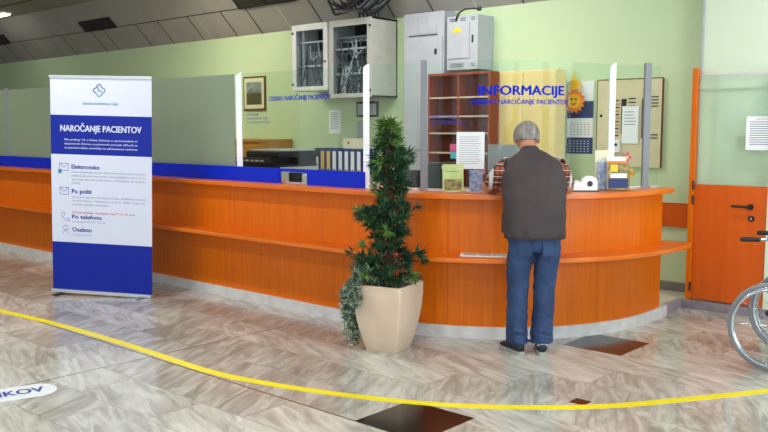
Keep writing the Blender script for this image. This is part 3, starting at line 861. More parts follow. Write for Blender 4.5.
MB().prism([(math.cos(2*PI*k/24)*.072, math.sin(2*PI*k/24)*.072) for k in range(24)], .012, .020, M['sunyellow'], T=Matrix.Rotation(R(90), 4, 'X')).build('face', t)
MB().ball((-.025, -.022, .02), .010, M['black']).ball((.025, -.022, .02), .010, M['black']).tube([(-.03, -.022, -.02), (0, -.023, -.035), (.03, -.022, -.02)], .004, M['black'], 6).build('features', t)
MB().prism([(-.05, .1), (.07, .13), (.05, .2), (.01, .22), (0, .3), (-.015, .22), (-.045, .2)], 0, .012, M['sunyellow'], T=Matrix.Rotation(R(90), 4, 'X')).build('crown', t)
# cream board with dark slots
t = thing('key_board', 'cream key board with rows of dark slots on the right wall', 'board', (-3.77, WY-.004, 1.24))
MB().box(-.335, .335, -.03, 0, 0, .85, M['cream']).build('board', t, bevel=.003)
MB().box(-.338, .338, -.034, -.026, .845, .855, M['frame_brown']).box(-.338, -.332, -.034, 0, 0, .85, M['frame_brown']).box(.332, .338, -.034, 0, 0, .85, M['frame_brown']).build('edging', t)
MB().box(-.07, -.025, -.042, -.03, .32, .66, M['black']).build('slot_strip', t)
MB().box(.14, .175, -.042, -.03, .28, .66, M['cable_d']).build('slot_strip', t)
mb = MB()
for k in range(11):
    mb.box(-.16, -.10, -.036, -.03, .30+k*.034, .312+k*.034, M['wood'] if k % 2 else M['black'])
mb.build('slots', t); mb = MB()
for k in range(7): mb.box(-.0, .07, -.036, -.03, .44+k*.036, .452+k*.036, M['black'])
mb.build('slots', t); mb = MB()
for z in (.25, .28, .55, .58, .61, .64): mb.box(.23, .30, -.036, -.03, z+.03, z+.04, M['black'])
mb.build('slots', t)
MB().ball((-.29, -.032, .5), .014, M['black']).build('knob', t)
t = thing('wall_sheet', 'white sheet pinned over the cream key board', 'notice', (-3.745, WY-.046, 1.47))
MB().box(-.085, .085, -.001, .0, 0, .36, M['white']).build('sheet', t)
mb = MB(); [mb.box(-.06, .06-.03*random.random(), -.0016, -.001, .3-k*.03, .308-k*.03, M['ink_text']) for k in range(5)]; mb.build('printed_lines', t)
t = thing('thermostat', 'small white thermostat with dark display below the key board', 'thermostat', (-3.89, WY-.036, 1.38))
MB().box(-.045, .045, -.03, 0, 0, .12, M['white']).build('case', t, bevel=.006); MB().box(-.025, .025, -.033, -.03, .065, .09, M['black']).build('display', t)
# round detector near the key board
t = thing('white_sensor', 'small white rounded sensor at the top right of the key board', 'sensor', (-3.575, WY-.036, 1.93))
MB().ball((0, -.02, .04), (.03, .025, .045), M['white']).build('shell', t, smooth=True)
# papers on the green wall
t = thing('wall_sheet', 'pale printed sheet on the green wall above the binders', 'notice', (-7.83, WY, 1.555))
MB().box(-.11, .11, -.003, 0, 0, .30, M['white']).build('sheet', t)
mb = MB(); [mb.box(-.08, .08-.05*random.random(), -.0036, -.003, .26-k*.022, .267-k*.022, M['ink_text']) for k in range(10)]; mb.build('printed_lines', t)
t = thing('framed_notice', 'dark framed notice board on the wall left of the potted tree', 'notice board', (-7.25, WY, 1.76))
MB().box(-.18, .18, -.02, 0, 0, .19, M['cable_d']).build('frame', t, bevel=.003); MB().box(-.155, .155, -.022, -.02, .025, .165, M['greybox']).build('sheet', t)
t = thing('wall_sheet', 'grey sheet on the wall below the dark framed notice', 'notice', (-7.32, WY, 1.45))
MB().box(-.12, .08, -.003, 0, 0, .27, M['greybox']).build('sheet', t)

# office furniture (stands on the platform, z=.075)
PZ = .075
t = thing('sideboard', 'ochre wooden cabinet with rounded end against the green wall', 'cabinet', (-9.33, WY-.02, PZ))
rnd = [(-.75, 0), (-.75, -.42)] + [(.38+.30*math.sin(R(a_)), -.12-.30*math.cos(R(a_))) for a_ in range(0, 91, 10)] + [(.68, 0)]
MB().prism(rnd, 0, 1.37, M['wood']).build('carcass', t)
mb = MB().prism([(x*1.02, y*1.04 if y else 0) for x, y in rnd], 1.37, 1.40, M['wood']); mb.build('top', t)
for s_ in (-.74, -.30): MB().box(s_, s_+.42, -.44, -.422, .08, 1.28, M['wood']).build('door', t, bevel=.003)
t = thing('low_cabinet', 'low cabinet under the row of binders', 'cabinet', (-7.35, 7.36, PZ))
MB().box(-.50, .62, 0, .42, 0, .96, M['rackcream']).build('carcass', t); MB().box(-.51, .63, -.02, .43, .96, .985, M['greybox']).build('top', t)
for k in range(3): MB().box(-.49+k*.37, -.13+k*.37, -.016, 0, .05, .91, M['rackcream']).build('door', t, bevel=.002)
cols = ['white', 'yellowp', 'yellowp', 'white', 'white', 'white', 'white', 'white']
names = ['white lever arch binder, leftmost of the row on the low cabinet', 'yellow lever arch binder, second from the left', 'yellow lever arch binder, third from the left beside white ones',
         'white binder directly right of the yellow binders', 'white binder, fifth from the left in the row', 'white binder, sixth from the left in the row', 'white binder, second from the right in the row', 'white binder, rightmost of the row behind the post']
for i in range(8):
    x = -7.76+i*.104
    t = thing('ring_binder', names[i], 'binder', (x, 7.40, PZ+.985), 0, 'ring binders on the low cabinet')
    MB().box(-.046, .046, .002, .28, 0, .315, M['binder_blue'] if i != 0 else M['black']).build('cover', t)
    MB().box(-.027, .027, -.002, .002, .02, .28, M[cols[i]]).build('spine_label', t)
    MB().cyl((0, -.003, .05), (0, -.001, .05), .014, M['black'], 10).build('finger_hole', t)
t = thing('small_box', 'small pale carton with a red dot, on top of the binders', 'box', (-7.22, 7.55, PZ+.985+.315))
MB().box(-.14, .14, -.08, .08, 0, .12, M['paper_cream'], bevel=.002).build('carton', t); MB().cyl((-.05, -.081, .07), (-.05, -.08, .07), .018, M['ink_red'], 12).build('dot', t)
# copier
t = thing('photocopier', 'black photocopier with a pale lid in front of the ochre cabinet', 'photocopier', (-7.74, 6.6, PZ))
MB().box(-.62, .18, 0, .62, .03, 1.12, M['black'], bevel=.01).build('body', t)
MB().box(.18, .20, .02, .6, .05, 1.09, M['rackcream'], bevel=.004).build('side_cover', t)
MB().box(-.40, .21, -.02, .62, 1.20, 1.275, M['black'], bevel=.02).build('scanner_lid', t)
MB().box(-.36, .19, .02, .58, 1.275, 1.295, M['greybox'], bevel=.008).build('document_cover', t)
MB().box(-.62, .05, -.04, .3, 1.12, 1.20, M['dark'], bevel=.01).build('control_panel', t)
MB().box(-.62, .18, .3, .6, 1.12, 1.20, M['black']).build('column', t)
mb = MB()
for k in range(6): mb.box(-.56+k*.09, -.50+k*.09, -.046, -.04, 1.15, 1.17, M['greybox'])
mb.build('buttons', t)
for z in (.3, .55, .8): MB().box(-.5, 0, -.01, 0, z, z+.03, M['cable_d']).build('tray_handle', t)
# things behind the slot, standing on the counter
t = thing('card_terminal', 'small black device seen through the slot in the blue board', 'device', (-5.75, 5.27, 1.12))
MB().box(-.085, .085, -.06, .10, 0, .095, M['black'], bevel=.006).build('body', t); MB().box(-.06, .06, -.062, -.06, .05, .08, M['dark']).build('screen', t)
t = thing('paper_stack', 'stack of white papers seen through the slot in the blue board', 'papers', (-5.56, 5.28, 1.12))
for k in range(5): MB().box(-.085+random.uniform(-.006, .006), .085, -.08, .12, k*.018, k*.018+.015, M['paper_cream'] if k % 2 else M['white']).build('sheaf', t)
# office chair behind the potted tree
t = thing('office_chair', 'black office chair behind the counter right of the potted tree', 'chair', (-5.55, 6.35, PZ), R(25))
MB().box(-.24, .24, -.24, .24, .44, .52, M['seatfabric'], bevel=.03).build('seat', t)
MB().box(-.22, .22, .22, .29, .60, 1.12, M['seatfabric'], bevel=.03).build('backrest', t)
MB().tube([(0, .2, .46), (0, .33, .5), (0, .31, .8)], .02, M['black']).build('back_bracket', t)
MB().cyl((0, 0, .1), (0, 0, .45), .028, M['chrome']).build('gas_column', t)
for k in range(5):
    a_ = 2*PI*k/5; o = MB().tube([(0, 0, .12), (.28*math.cos(a_), .28*math.sin(a_), .075)], [.028, .018], M['black']).build('leg', t)
    MB().ball((.28*math.cos(a_), .28*math.sin(a_), .03), .03, M['black'], seg=10).build('castor', o)
# dark file box and monitor standing on the counter behind the curved glass
fx = thing('file_box', 'black box with a small white label behind the curved glass', 'box', (-4.30, 5.52, 1.12), R(41))
MB().box(-.115, .115, -.08, .08, 0, .215, M['dark'], bevel=.006).build('body', fx); MB().box(-.01, .05, -.082, -.08, .165, .19, M['white']).build('label_plate', fx)
mt = thing('computer_monitor', 'grey back of a computer monitor behind the man', 'monitor', (-3.95, 6.02, 1.12), R(42))
MB().box(-.2, .2, 0, .035, .09, .36, M['greybox2'], bevel=.008).build('screen_housing', mt)
MB().box(-.03, .03, .01, .03, .01, .12, M['cable_d']).build('neck', mt); MB().box(-.1, .1, -.05, .09, 0, .012, M['cable_d']).build('foot', mt)

# leaflets on the counter
def leaflet(x, y, rz, w, h, m, label, lean=.15, m2=None):
    t = thing('leaflet', label, 'leaflet', (x, y, 1.12), rz, 'leaflets standing on the counter')
    T = Matrix.Rotation(-lean, 4, 'X')
    MB().box(-w/2, w/2, -.002, .002, .004, h, m, T=T).build('card', t)
    if m2: MB().box(-w*.42, w*.42, -.0035, -.002, .01, h*.45, m2, T=T).build('printed_picture', t); MB().box(-w*.35, w*.3, -.0035, -.002, h*.72, h*.76, M['ink_text'], T=T).build('printed_title', t)
    MB().box(-w*.3, w*.3, .0, .05, 0, .006, M['alu']).build('stand', t)
    return t
leaflet(-4.02, 5.30, R(42), .165, .215, M['green_leaflet'], 'pale green leaflet propped on the counter, leftmost', m2=M['photo1'])
leaflet(-3.854, 5.378, R(42), .11, .17, M['photo2'], 'blue-grey leaflet propped right of the pale green one')
leaflet(-3.749, 5.451, R(48), .12, .12, M['paper_cream'], 'small cream and navy leaflet beside the man on his left', m2=M['navyprint'])
# brochure rack
t = thing('brochure_holder', 'clear holder packed with colourful brochures near the right end of the counter', 'brochure holder', (-3.14, 6.27, 1.12), R(40))
T = Matrix.Rotation(-.08, 4, 'X')
MB().box(-.11, .11, -.04, .07, 0, .008, M['glass']).box(-.11, -.106, -.04, .07, 0, .16, M['glass']).box(.106, .11, -.04, .07, 0, .16, M['glass']).box(-.11, .11, .066, .07, 0, .24, M['glass']).build('tray', t)
for lab, x0, x1, y, h, m_ in (('tall pale brochure', -.145, -.02, .075, .325, 'paper_cream'), ('x', -.13, .0, .045, .23, 'photo2'), ('x', -.06, .09, .03, .27, 'white'), ('x', -.055, .10, .012, .235, 'sunorange'), ('x', -.06, .11, -.005, .215, 'photo1')):
    MB().box(x0, x1, y-.002, y+.002, .008, h, M[m_], T=T).build('brochure', t)
MB().box(-.04, .09, -.012, -.008, .10, .135, M['white'], T=T).box(-.055, .10, -.010, -.0075, .02, .095, M['navyprint'], T=T).box(-.04, .02, -.010, -.0075, .15, .205, M['yellow_mark'], T=T).build('cover_print', t)
# tape dispenser: white body with a dark round core
t = thing('tape_dispenser', 'white rounded desk tape dispenser with a black round hole', 'tape dispenser', (-3.275, 6.01, 1.12), R(42))
prof = [(-.10, 0), (.10, 0), (.10, .05)] + [(.04+.062*math.cos(R(a_)), .068+.055*math.sin(R(a_))) for a_ in range(0, 181, 15)] + [(-.06, .09), (-.10, .05)]
MB().prism(prof, -.03, .03, M['white'], T=Matrix.Rotation(R(90), 4, 'X')).build('body', t, bevel=.006)
MB().cyl((.04, -.034, .062), (.04, .034, .062), .022, M['black']).build('roll_core', t)
MB().box(-.11, .11, -.04, .04, 0, .010, M['black']).build('base', t)
MB().box(-.105, -.07, -.02, .02, .05, .075, M['greybox']).build('cutter', t)
# pink and yellow paper flowers on the right glass
def flower(ang, r, z, m, mc, label):
    x, y = CX+r*math.cos(R(ang)), CY+r*math.sin(R(ang))
    t = thing('paper_flower', label, 'paper decoration', (x, y, z), R(42), 'paper flowers stuck on the glass')
    T = Matrix.Rotation(R(90), 4, 'X')
    MB().prism([(math.cos(2*PI*k/40)*(.031+.010*math.cos(5*2*PI*k/40)), math.sin(2*PI*k/40)*(.042+.012*math.cos(5*2*PI*k/40))) for k in range(40)], 0, .003, m, T=T).build('petals', t)
    MB().prism([(math.cos(2*PI*k/16)*.016, math.sin(2*PI*k/16)*.016) for k in range(16)], .003, .006, mc, T=T).build('centre', t)
flower(3.5, 1.352, 1.37, M['pink'], M['yellow_mark'], 'bright pink paper flower stuck between the two right posts')
flower(-1.0, 1.352, 1.275, M['pinkdark'], M['pink'], 'dusty pink paper flower beside the brochure holder')
flower(6.0, 1.37, 1.235, M['yellowp'], M['sunorange'], 'yellow paper flower low beside the rightmost grey post')
# papers lying on the ledge
t = thing('newspaper', 'folded printed newspaper lying on the counter ledge left of the man', 'newspaper', (-3.655, 5.245, .66), R(32))
MB().box(-.20, .20, -.08, .08, 0, .003, M['white']).build('sheet', t)
MB().box(-.18, .15, -.075, .07, .003, .006, M['paper_cream']).build('top_sheet', t)
mb = MB(); [mb.box(-.17+c_*.11, -.08+c_*.11, -.06+r_*.018, -.052+r_*.018, .006, .0065, M['ink_text']) for c_ in range(3) for r_ in range(7)]; mb.build('print', t)

# ------------------------------------------------------------------ potted tree
PX, PY = -4.075, 4.60
pot = thing('potted_tree', 'tall artificial tree with dark needle leaves in a square cream planter', 'potted plant', (PX, PY, 0), R(14))
HP = .49
def sq(h_, z, r=.03, k=4):
    out = []
    for cxx, cyy, a_ in ((1, 1, 0), (-1, 1, 90), (-1, -1, 180), (1, -1, 270)):
        for j in range(k+1):
            t = R(a_+90*j/k); out.append((cxx*(h_-r)+r*math.cos(t), cyy*(h_-r)+r*math.sin(t), z))
    return out
levels = [(.122, 0), (.134, .03), (.156, .12), (.176, .22), (.189, .32), (.195, .40), (.195, HP), (.178, HP), (.173, HP-.06)]
mb = MB(); prev = None
for h_, z in levels:
    ring = [mb.bm.verts.new(p) for p in sq(h_, z, .018)]
    if prev:
        for k in range(len(ring)): mb._f([prev[k], prev[(k+1) % len(ring)], ring[(k+1) % len(ring)], ring[k]], M['pot'])
    else: mb._f(ring[::-1], M['pot'])
    prev = ring
mb._f(prev, M['pot'])
smooth_by_angle(mb.build('planter', pot), 28)
mb = MB(); mb.prism([(x, y) for x, y, z in sq(.172, 0, .02)], HP-.06, HP-.03, M['gravel']); mb.build('gravel', pot)
mb = MB()
trp = catmull3([(.0, 0, HP-.04), (-.01, .01, .75), (.0, .0, 1.05), (-.02, .0, 1.35), (-.01, .01, 1.62)])
mb.tube(trp, [.042-.02*i/(len(trp)-1) for i in range(len(trp))], M['trunk'], 12)
for k in range(260):
    z = random.uniform(HP, 1.6); a_ = random.uniform(0, 2*PI); rr = .036-.012*(z-HP)
    p = Vector((rr*math.cos(a_), rr*math.sin(a_), z)); q = p+Vector((math.cos(a_)*.015, math.sin(a_)*.015, random.uniform(.01, .04)))
    mb.tube([p, q], [.004, .001], M['trunk'], 4)
mb.build('trunk', pot)
def leaf(mb, p, d, L, w, m):
    d = d.normalized(); sd = d.cross(Vector((random.uniform(-.5, .5), random.uniform(-.5, .5), 1))).normalized()*w
    nn = sd.cross(d).normalized()*(w*.35)
    A_ = p; B_ = p+d*L*.45+sd+nn; C_ = p+d*L; D_ = p+d*L*.45-sd+nn; E_ = p+d*L*.45-nn*.6
    va = [mb.bm.verts.new(v) for v in (A_, B_, C_, D_, E_)]
    mb._f([va[0], va[1], va[4]], m); mb._f([va[1], va[2], va[4]], m); mb._f([va[2], va[3], va[4]], m); mb._f([va[3], va[0], va[4]], m)
fol = MB(); br = MB()
def tuft(c, out, R_, m):
    """a fan of narrow leaves"""
    for k in range(22):
        d = (out*random.uniform(.25, 1.1)+Vector((random.gauss(0, .62), random.gauss(0, .62), random.gauss(.02, .42))))
        leaf(fol, c, d, R_*random.uniform(.6, 1.1), R_*.095, m)
        
tiers = []
z = .56
prof_r = lambda z: (.33 if z < .70 else .15 if z < .84 else .20 if z < .92 else .30 if z < 1.08 else .11 if z < 1.20 else .17 if z < 1.27 else .12 if z < 1.34 else .19 if z < 1.43 else .10 if z < 1.6 else .07)
while z < 1.66:
    rr = prof_r(z)
    nb = 8 if rr > .18 else 6
    for k in range(nb):
        a_ = random.uniform(0, 2*PI)
        out = Vector((math.cos(a_), math.sin(a_), random.uniform(-.1, .25)))
        Lr = rr*random.uniform(.35, .82)
        if out.y > .5 and z < .82: Lr = min(Lr, .12)
        c = Vector((0, 0, z+random.uniform(-.03, .03)))+out*Lr
        br.tube([(0, 0, z-.03), c], [.006, .003], M['trunk'], 5)
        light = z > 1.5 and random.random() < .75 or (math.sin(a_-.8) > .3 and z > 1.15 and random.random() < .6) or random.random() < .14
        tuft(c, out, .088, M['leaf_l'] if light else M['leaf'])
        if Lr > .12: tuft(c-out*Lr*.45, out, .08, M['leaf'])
    z += .04
fol_o = fol.build('foliage', pot)
br.build('branches', pot)
for k in range(1): pass
tp_ = MB()
iv = thing('trailing_ivy', 'grey-green variegated ivy trailing over the left side of the planter', 'trailing plant', (PX, PY, HP-.03), R(14))
il = MB(); vn = MB()
# towards the camera's left: direction in world
lft = Vector((-.745, -.667, 0)); tow = Vector((.667, -.745, 0)); 
def to_local(v): return Matrix.Rotation(-R(14), 3, 'Z') @ v
for s_ in range(90):
    sp = random.uniform(-1.0, .75)
    dirn = (lft*1.0+tow*sp*.9).normalized()
    start = dirn*random.uniform(.02, .12); 
    lenh = random.uniform(.10, .43) if sp < .3 else random.uniform(.03, .14)
    ld = to_local(dirn); k_ = .187/max(abs(ld.x), abs(ld.y))   # planter edge distance along this direction
    k_ = min(k_, .245)
    pts = [start+Vector((0, 0, .0)), dirn*k_*.8+Vector((0, 0, .09+.10*random.random())), dirn*(k_+.025)+Vector((0, 0, .06)),
           dirn*(k_+.04+.07*random.random())+Vector((0, 0, -.5*lenh)), dirn*(k_+.02+random.uniform(-.02, .07))+Vector((0, 0, -lenh))]
    pts = [to_local(q) for q in pts]
    C = catmull3(pts, 7); vn.tube(C, .0025, M['ivy'], 5)
    for q in C[3:]:
        for e_ in range(4):
            d = Vector((random.gauss(0, 1), random.gauss(0, 1), random.gauss(-.1, .7)))+to_local(dirn)*.6
            leaf(il, q+Vector((0, 0, random.uniform(-.01, .01))), d, random.uniform(.025, .042), random.uniform(.007, .011), M['ivy_w'] if random.random() < .5 else M['ivy'])
il.build('foliage', iv); vn.build('vines', iv)

# ------------------------------------------------------------------ the man at the counter
FWD = (-.667, .745); RGT = (.745, .667)
def cam_ground(r, d): return (r*RGT[0]+d*FWD[0], r*RGT[1]+d*FWD[1])
mx_, my_ = cam_ground(1.075, 6.03)
man = thing('person', 'grey-haired man in dark vest, plaid shirt and jeans leaning on the counter, seen from behind', 'person', (mx_, my_, 0), R(41.8))
hx, hy, hz = -.022, .285, 1.548
Th = Matrix.Rotation(R(-30), 3, 'X')
b_ = MB(); sk_ = M['skin']
b_.rings([(0, 0, .82, .14, .10), (0, 0, .92, .155, .11), (0, .03, 1.06, .15, .11), (0, .08, 1.20, .17, .115), (0, .12, 1.31, .17, .092), (0, .15, 1.36, .11, .066), (-.01, .17, 1.42, .075, .07)], sk_)
b_.tube([(-.005, .15, 1.38), (-.02, .20, 1.45), (-.022, .235, 1.51)], [(.065, .062), (.06, .062), (.058, .062)], sk_, 16)
b_.ball((hx, hy, hz), (.082, .098, .105), sk_, Th); b_.ball((hx, hy+.045, hz-.045), (.055, .06, .07), sk_, Th)
Pf = lambda x, y, z: tuple(Vector((hx, hy, hz))+Th @ Vector((x, y, z)))
b_.tube([Pf(0, .085, .02), Pf(0, .112, -.02), Pf(0, .10, -.03)], [.010, .017, .012], sk_, 8)        # nose
b_.tube([Pf(-.022, .093, -.058), Pf(.022, .093, -.058)], .008, sk_, 8)                                # lips
b_.tube([Pf(-.05, .082, .03), Pf(0, .098, .032), Pf(.05, .082, .03)], .010, sk_, 8)                   # brow
for s_ in (-1, 1): b_.ball(Pf(s_*.088, .0, -.02), (.013, .024, .036), sk_, Th, 12)                      # ears
# legs
for s_, kx, ax in ((-1, -.112, -.117), (1, .08, .062)):
    b_.tube([(s_*.085, 0, .86), (s_*.1, 0, .7), (kx, .01, .48), (kx*.6+ax*.4, -.02, .34), (ax, -.02, .09)], [.08, .078, .052, .052, .036], sk_, 14)
# arms and hands
def arm(s_, el, wr, pdir):
    sh = Vector((s_*.18, .125, 1.335)); el, wr = Vector(el), Vector(wr)
    b_.tube([sh, sh.lerp(el, .5), el, el.lerp(wr, .35), wr], [.052, .050, .046, .043, .026], sk_, 12)
    d = Vector(pdir).normalized(); sd = d.cross(Vector((0, 0, 1))).normalized()
    b_.tube([wr, wr+d*.035, wr+d*.085+Vector((0, 0, -.004))], [(.026, .02), (.038, .017), (.041, .014)], sk_, 12)
    for k, (off, L_) in enumerate(((-.032, .062), (-.011, .075), (.011, .080), (.032, .070))):
        off *= -s_; r0 = wr+d*.08+sd*off
        b_.tube([r0, r0+d*L_*.45+Vector((0, 0, .008)), r0+d*L_*.8+Vector((0, 0, -.003)), r0+d*L_+Vector((0, 0, -.012))], [.0095, .009, .008, .0065], sk_, 8)
    tb = wr+d*.025-sd*s_*.028
    b_.tube([tb, tb+d*.035-sd*s_*.028, tb+d*.07-sd*s_*.03+Vector((0, 0, -.006))], [.012, .0105, .008], sk_, 8)
ELL, ELR = (-.305, .315, 1.170), (.305, .33, 1.170)
WRL, WRR = (-.15, .455, 1.155), (.17, .47, 1.155)
arm(-1, ELL, WRL, (.9, .36, -.05)); arm(1, ELR, WRR, (-.9, .36, -.05))
for s_, (hp, tp2) in ((-1, ((-.095, -.055), (-.19, .15))), (1, ((.06, -.07), (.085, .16)))):
    b_.tube([(hp[0], hp[1], .05), ((hp[0]+tp2[0])/2, (hp[1]+tp2[1])/2, .045), (tp2[0], tp2[1], .035)], [(.03, .03), (.036, .025), (.03, .018)], sk_, 10)
body = b_.build('body', man); remesh(body, .0075, 5)
e_ = MB()
for s_ in (-1, 1): e_.ball(Pf(s_*.03, .086, .010), .012, M['white'], seg=10).ball(Pf(s_*.03, .096, .008), .0055, M['black'], seg=8)
e_.build('eyes', man, smooth=True)
MB().tube([Pf(-.024, .096, -.060), Pf(0, .103, -.058), Pf(.024, .096, -.060)], .004, M['pinkdark'], 8).build('mouth', man, smooth=True)
for s_ in (-1, 1): MB().tube([Pf(s_*.016, .104, .034), Pf(s_*.03, .103, .038), Pf(s_*.046, .092, .034)], .0035, M['hair'], 6).build('eyebrow', man)
# hair
h = MB(); h.ball((hx, hy-.006, hz+.012), (.098, .110, .110), M['hair'], Th, 28)
bmesh.ops.bisect_plane(h.bm, geom=h.bm.verts[:]+h.bm.edges[:]+h.bm.faces[:], plane_co=Pf(0, .052, .062), plane_no=Th @ Vector((0, .86, -.5)), clear_outer=True)
bmesh.ops.bisect_plane(h.bm, geom=h.bm.verts[:]+h.bm.edges[:]+h.bm.faces[:], plane_co=(hx, hy-.09, hz-.022), plane_no=Vector((0, -.18, -.98)), clear_outer=True)
ho = h.build('hair', man, smooth=True)
so = ho.modifiers.new('s', 'SOLIDIFY'); so.thickness = .012; so.offset = -1
# vest
v = MB()
v.rings([(0, -.005, .838, .212, .145), (0, -.005, .87, .220, .150), (0, .01, .97, .227, .155), (0, .04, 1.10, .226, .155), (0, .08, 1.22, .228, .15), (0, .115, 1.31, .222, .138),
         (-.002, .135, 1.358, .210, .124, -.1), (-.005, .15, 1.396, .172, .108, -.25), (-.012, .165, 1.416, .108, .095, -.45), (-.018, .178, 1.432, .080, .082, -.6), (-.02, .182, 1.445, .076, .080, -.62)], M['vest'], 36, 2.5, cap=False)
vo = v.build('vest', man, smooth=True)
def crumple(o, strength, size, sub=2, mid=.5):
    if sub: m_ = o.modifiers.new('sub', 'SUBSURF'); m_.levels = m_.render_levels = sub
    tx = bpy.data.textures.new('folds', 'CLOUDS'); tx.noise_scale = size; tx.noise_depth = 2
    d_ = o.modifiers.new('folds', 'DISPLACE'); d_.texture = tx; d_.strength = strength; d_.mid_level = mid
crumple(vo, .030, .11)
so = vo.modifiers.new('s', 'SOLIDIFY'); so.thickness = .010; so.offset = -1
MB().rings([(0, -.005, .834, .214, .147), (0, -.005, .848, .218, .150)], M['vest_trim'], 36, 2.5, cap=False).build('hem_band', vo, smooth=True)
for s_ in (-1, 1):
    v = MB().box(-.07, .07, -.012, .012, 0, .15, M['vest'], bevel=.01, T=Matrix.Translation((s_*.208, .02, .86)) @ Matrix.Rotation(R(s_*84), 4, 'Z')); v.build('pocket', vo)
# shirt sleeves and collar
for s_, el in ((-1, ELL), (1, ELR)):
    a_ = Vector((s_*.165, .12, 1.34)); e2 = Vector(el)
    v = MB().tube([a_, a_.lerp(e2, .3)+Vector((s_*.01, 0, 0)), a_.lerp(e2, .55), a_.lerp(e2, .80)], [.078, .074, .068, .066], M['plaid'], 18, cap=False)
    o = v.build('shirt_sleeve', man, smooth=True); so = o.modifiers.new('s', 'SOLIDIFY'); so.thickness = .006; so.offset = -1
# jeans
j = MB(); jm = M['jeans']
j.rings([(0, 0, .74, .15, .11), (0, -.002, .80, .178, .128), (0, 0, .88, .185, .132), (0, .01, .97, .175, .125)], jm, 28, 2.3)
for s_, kx, ax in ((-1, -.113, -.118), (1, .08, .062)):
    j.tube([(s_*.088, -.002, .84), (s_*.095, 0, .72), (kx*.8+s_*.02, .005, .60), (kx, .012, .48), (kx*.7+ax*.3, -.002, .34), (ax, -.018, .18), (ax, -.022, .075)],
           [(.098, .12), (.095, .105), (.085, .09), (.078, .08), (.075, .078), (.077, .08), (.082, .085)], jm, 22)
    for z, w_ in ((.13, .006), (.17, -.004), (.10, .006)):
        j.tube([(ax-.072, -.03, z), (ax-.03, -.03-.078, z+.012), (ax+.04, -.03-.072, z-.008), (ax+.074, -.02, z+.01)], .010, jm, 8)
jo = j.build('jeans', man); remesh(jo, .008, 5); crumple(jo, .022, .07, 0)
for s_ in (-1, 1):
    MB().box(-.045, .045, -.004, .004, -.055, .05, jm, bevel=.003, T=Matrix.Translation((s_*.08, -.120, .775)) @ Matrix.Rotation(R(s_*16), 4, 'Z')).build('back_pocket', jo)
# shoes
for s_, hp, tp2, lab in ((-1, (-.088, -.075), (-.195, .165), 'left'), (1, (.058, -.095), (.09, .175), 'right')):
    d = Vector((tp2[0]-hp[0], tp2[1]-hp[1], 0)); L_ = d.length; ang = math.atan2(d.y, d.x)
    T = Matrix.Translation((hp[0], hp[1], 0)) @ Matrix.Rotation(ang, 4, 'Z')
    # profile along the foot (t, half width, top height)
    prf = [(0, .022, .075), (.03, .036, .095), (.08, .040, .098), (.13, .042, .080), (.18, .047, .062), (.22, .045, .052), (.25, .034, .042), (L_, .012, .03)]
    for nm_, z0, top, m_, gr in (('upper', .022, None, M['shoe'], 0), ('sole', 0, .022, M['sole'], .003)):
        mb = MB(); L2 = []
        for t_, w_, tz in prf:
            tz = tz if top is None else top; ring = []
            for k in range(14):
                a_ = 2*PI*k/14; c_, s2 = math.cos(a_), math.sin(a_)
                yy = math.copysign(abs(c_)**.8, c_)*(w_+gr); zz = z0+(tz-z0)*(.5+.5*math.copysign(abs(s2)**(.7 if top is None else .3), s2))
                ring.append(mb.bm.verts.new(T @ Vector((t_+(gr if t_ > .2 else -gr if t_ == 0 else 0), yy, zz))))
            L2.append(ring)
        for A_, B_ in zip(L2, L2[1:]):
            for k in range(14): mb._f([A_[k], A_[(k+1) % 14], B_[(k+1) % 14], B_[k]], m_)
        mb._f(L2[0][::-1], m_); mb._f(L2[-1], m_)
        if nm_ == 'upper': up_ = mb.build('shoe', man, smooth=True)
        else: mb.build('sole', up_, smooth=False)
MB().rings([(.062, -.05, .06, .04, .045), (.062, -.045, .10, .042, .046), (.062, -.03, .13, .042, .046)], M['sock'], 16).build('sock', man, smooth=True)

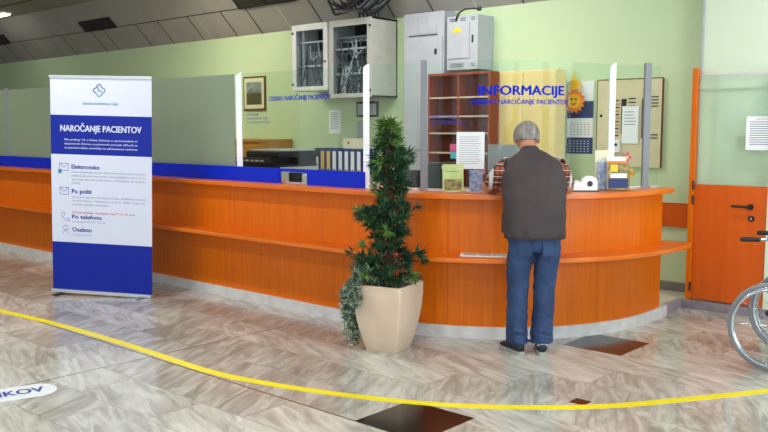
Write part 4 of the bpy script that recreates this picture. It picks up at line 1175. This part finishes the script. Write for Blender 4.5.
# ------------------------------------------------------------------ wheelchair
wx, wy = cam_ground(2.745, 5.73)
wc = thing('wheelchair', 'wheelchair with silver frame and black grips at the right edge', 'wheelchair', (wx, wy, 0), R(5))
RW = .302
for s_ in (-1, 1):
    y = s_*.28
    c = [(RW*0+ (RW-.016)*math.cos(2*PI*k/64), y, .302+(RW-.016)*math.sin(2*PI*k/64)) for k in range(64)]
    w = MB().tube(c, .016, M['tyre'], 10, closed=True).build('wheel', wc, smooth=True)
    MB().tube([((RW-.038)*math.cos(2*PI*k/64), y, .302+(RW-.038)*math.sin(2*PI*k/64)) for k in range(64)], (.011, .014)[0], M['chrome'], 8, closed=True).build('rim', w, smooth=True)
    MB().tube([((RW-.045)*math.cos(2*PI*k/64), y+s_*.045, .302+(RW-.045)*math.sin(2*PI*k/64)) for k in range(64)], .009, M['chrome'], 8, closed=True).build('hand_rim', w, smooth=True)
    MB().cyl((0, y-.03, .302), (0, y+.03, .302), .028, M['chrome']).build('hub', w)
    sp = MB()
    for k in range(20):
        a_ = 2*PI*k/20; b2 = a_+(.5 if k % 2 else -.5)
        sp.cyl((.024*math.cos(b2), y+(.02 if k % 4 < 2 else -.02), .302+.024*math.sin(b2)), ((RW-.045)*math.cos(a_), y, .302+(RW-.045)*math.sin(a_)), .0018, M['chrome'], 6)
    sp.build('spokes', w)
    f = MB(); yi = s_*.225
    f.tube(catmull3([(-.13, yi, .870), (-.07, yi, .877), (-.03, yi, .855), (-.01, yi, .79), (.0, yi, .50), (.0, yi, .20)]), .0125, M['chrome'], 10)
    f.tube([(0, yi, .47), (.42, yi, .49)], .0125, M['chrome']).tube([(0, yi, .22), (.44, yi, .20)], .0125, M['chrome'])
    f.tube(catmull3([(.40, yi, .49), (.47, yi, .47), (.50, yi, .35), (.56, yi, .13)]), .0125, M['chrome'])
    f.tube([(.42, yi, .49), (.42, yi, .12)], .0125, M['chrome']).cyl((0, yi, .302), (0, y, .302), .01, M['chrome'])
    f.build('side_frame', wc, smooth=True)
    g = MB().tube([(-.25, yi, .865), (-.235, yi, .867), (-.14, yi, .871), (-.12, yi, .873)], [.014, .017, .016, .013], M['black'], 12); g.build('push_grip', wc, smooth=True)
    MB().box(.02, .32, yi-.025, yi+.025, .70, .73, M['seatfabric'], bevel=.01).build('armrest', wc)
    MB().tube(catmull3([(.04, yi, .48), (.04, yi, .70), (.30, yi, .70), (.30, yi, .48)]), .009, M['chrome']).build('armrest_tube', wc)
    MB().tube([(-.04, yi+s_*.01, .38), (.03, yi+s_*.03, .34)], .010, M['black']).ball((-.05, yi+s_*.01, .385), .022, M['black'], seg=10).build('brake_lever', wc)
    fw = MB().tube([(.44+.075*math.cos(2*PI*k/28), yi, .09+.075*math.sin(2*PI*k/28)) for k in range(28)], .015, M['tyre'], 8, closed=True).build('front_castor', wc, smooth=True)
    MB().cyl((.44, yi-.02, .09), (.44, yi+.02, .09), .06, M['black']).build('castor_hub', fw)
    MB().box(.54, .70, yi-s_*.0-.07*(1 if s_ > 0 else 0)-.0, yi+.07*(1 if s_ < 0 else 0), .12, .132, M['black']).build('footplate', wc)
MB().box(.0, .42, -.21, .21, .475, .50, M['seatfabric'], bevel=.01).build('seat', wc)
MB().box(-.015, .005, -.215, .215, .52, .86, M['seatfabric'], bevel=.006).build('backrest', wc)
MB().tube([(.02, -.22, .23), (.38, .22, .46)], .010, M['chrome']).tube([(.02, .22, .23), (.38, -.22, .46)], .010, M['chrome']).build('cross_brace', wc)

# ------------------------------------------------------------------ light
for b0, b1 in [(-15, -12), (-11, -8), (-7, -4), (-3, 0), (.6, 2.6)]:
    area('daylight_front', ((b0+b1)/2, Y0-.25, 1.85), (R(90), 0, 0), b1-b0, 2.6, 36 if b0 < -7.5 else 72, (.95, .98, 1))
for b0, b1 in [(-2.6, .4), (1.0, 4.0), (4.6, 7.0)]:
    area('daylight_right', (X1+.25, (b0+b1)/2, 1.85), (R(90), 0, R(90)), b1-b0, 2.6, 200, (.90, .95, 1))
wd = bpy.data.worlds.new('sky'); S.world = wd; wd.use_nodes = True
bg = wd.node_tree.nodes['Background']; bg.inputs[0].default_value = (.8, .88, 1, 1); bg.inputs[1].default_value = 1.2

# ------------------------------------------------------------------ camera
cam = bpy.data.cameras.new('camera'); co = bpy.data.objects.new('camera', cam); COL.objects.link(co)
cam.sensor_width = 36; cam.lens = 36*850/768; cam.clip_start = .05
pitch = math.atan(86/850); yaw = math.atan2(.667, .745)
co.location = (0, 0, 1.6); co.rotation_euler = (R(90)-pitch, 0, yaw)
S.camera = co
vs = S.view_settings; vs.view_transform = 'Standard'; vs.look = 'None'; vs.gamma = 1; vs.exposure = -0.14
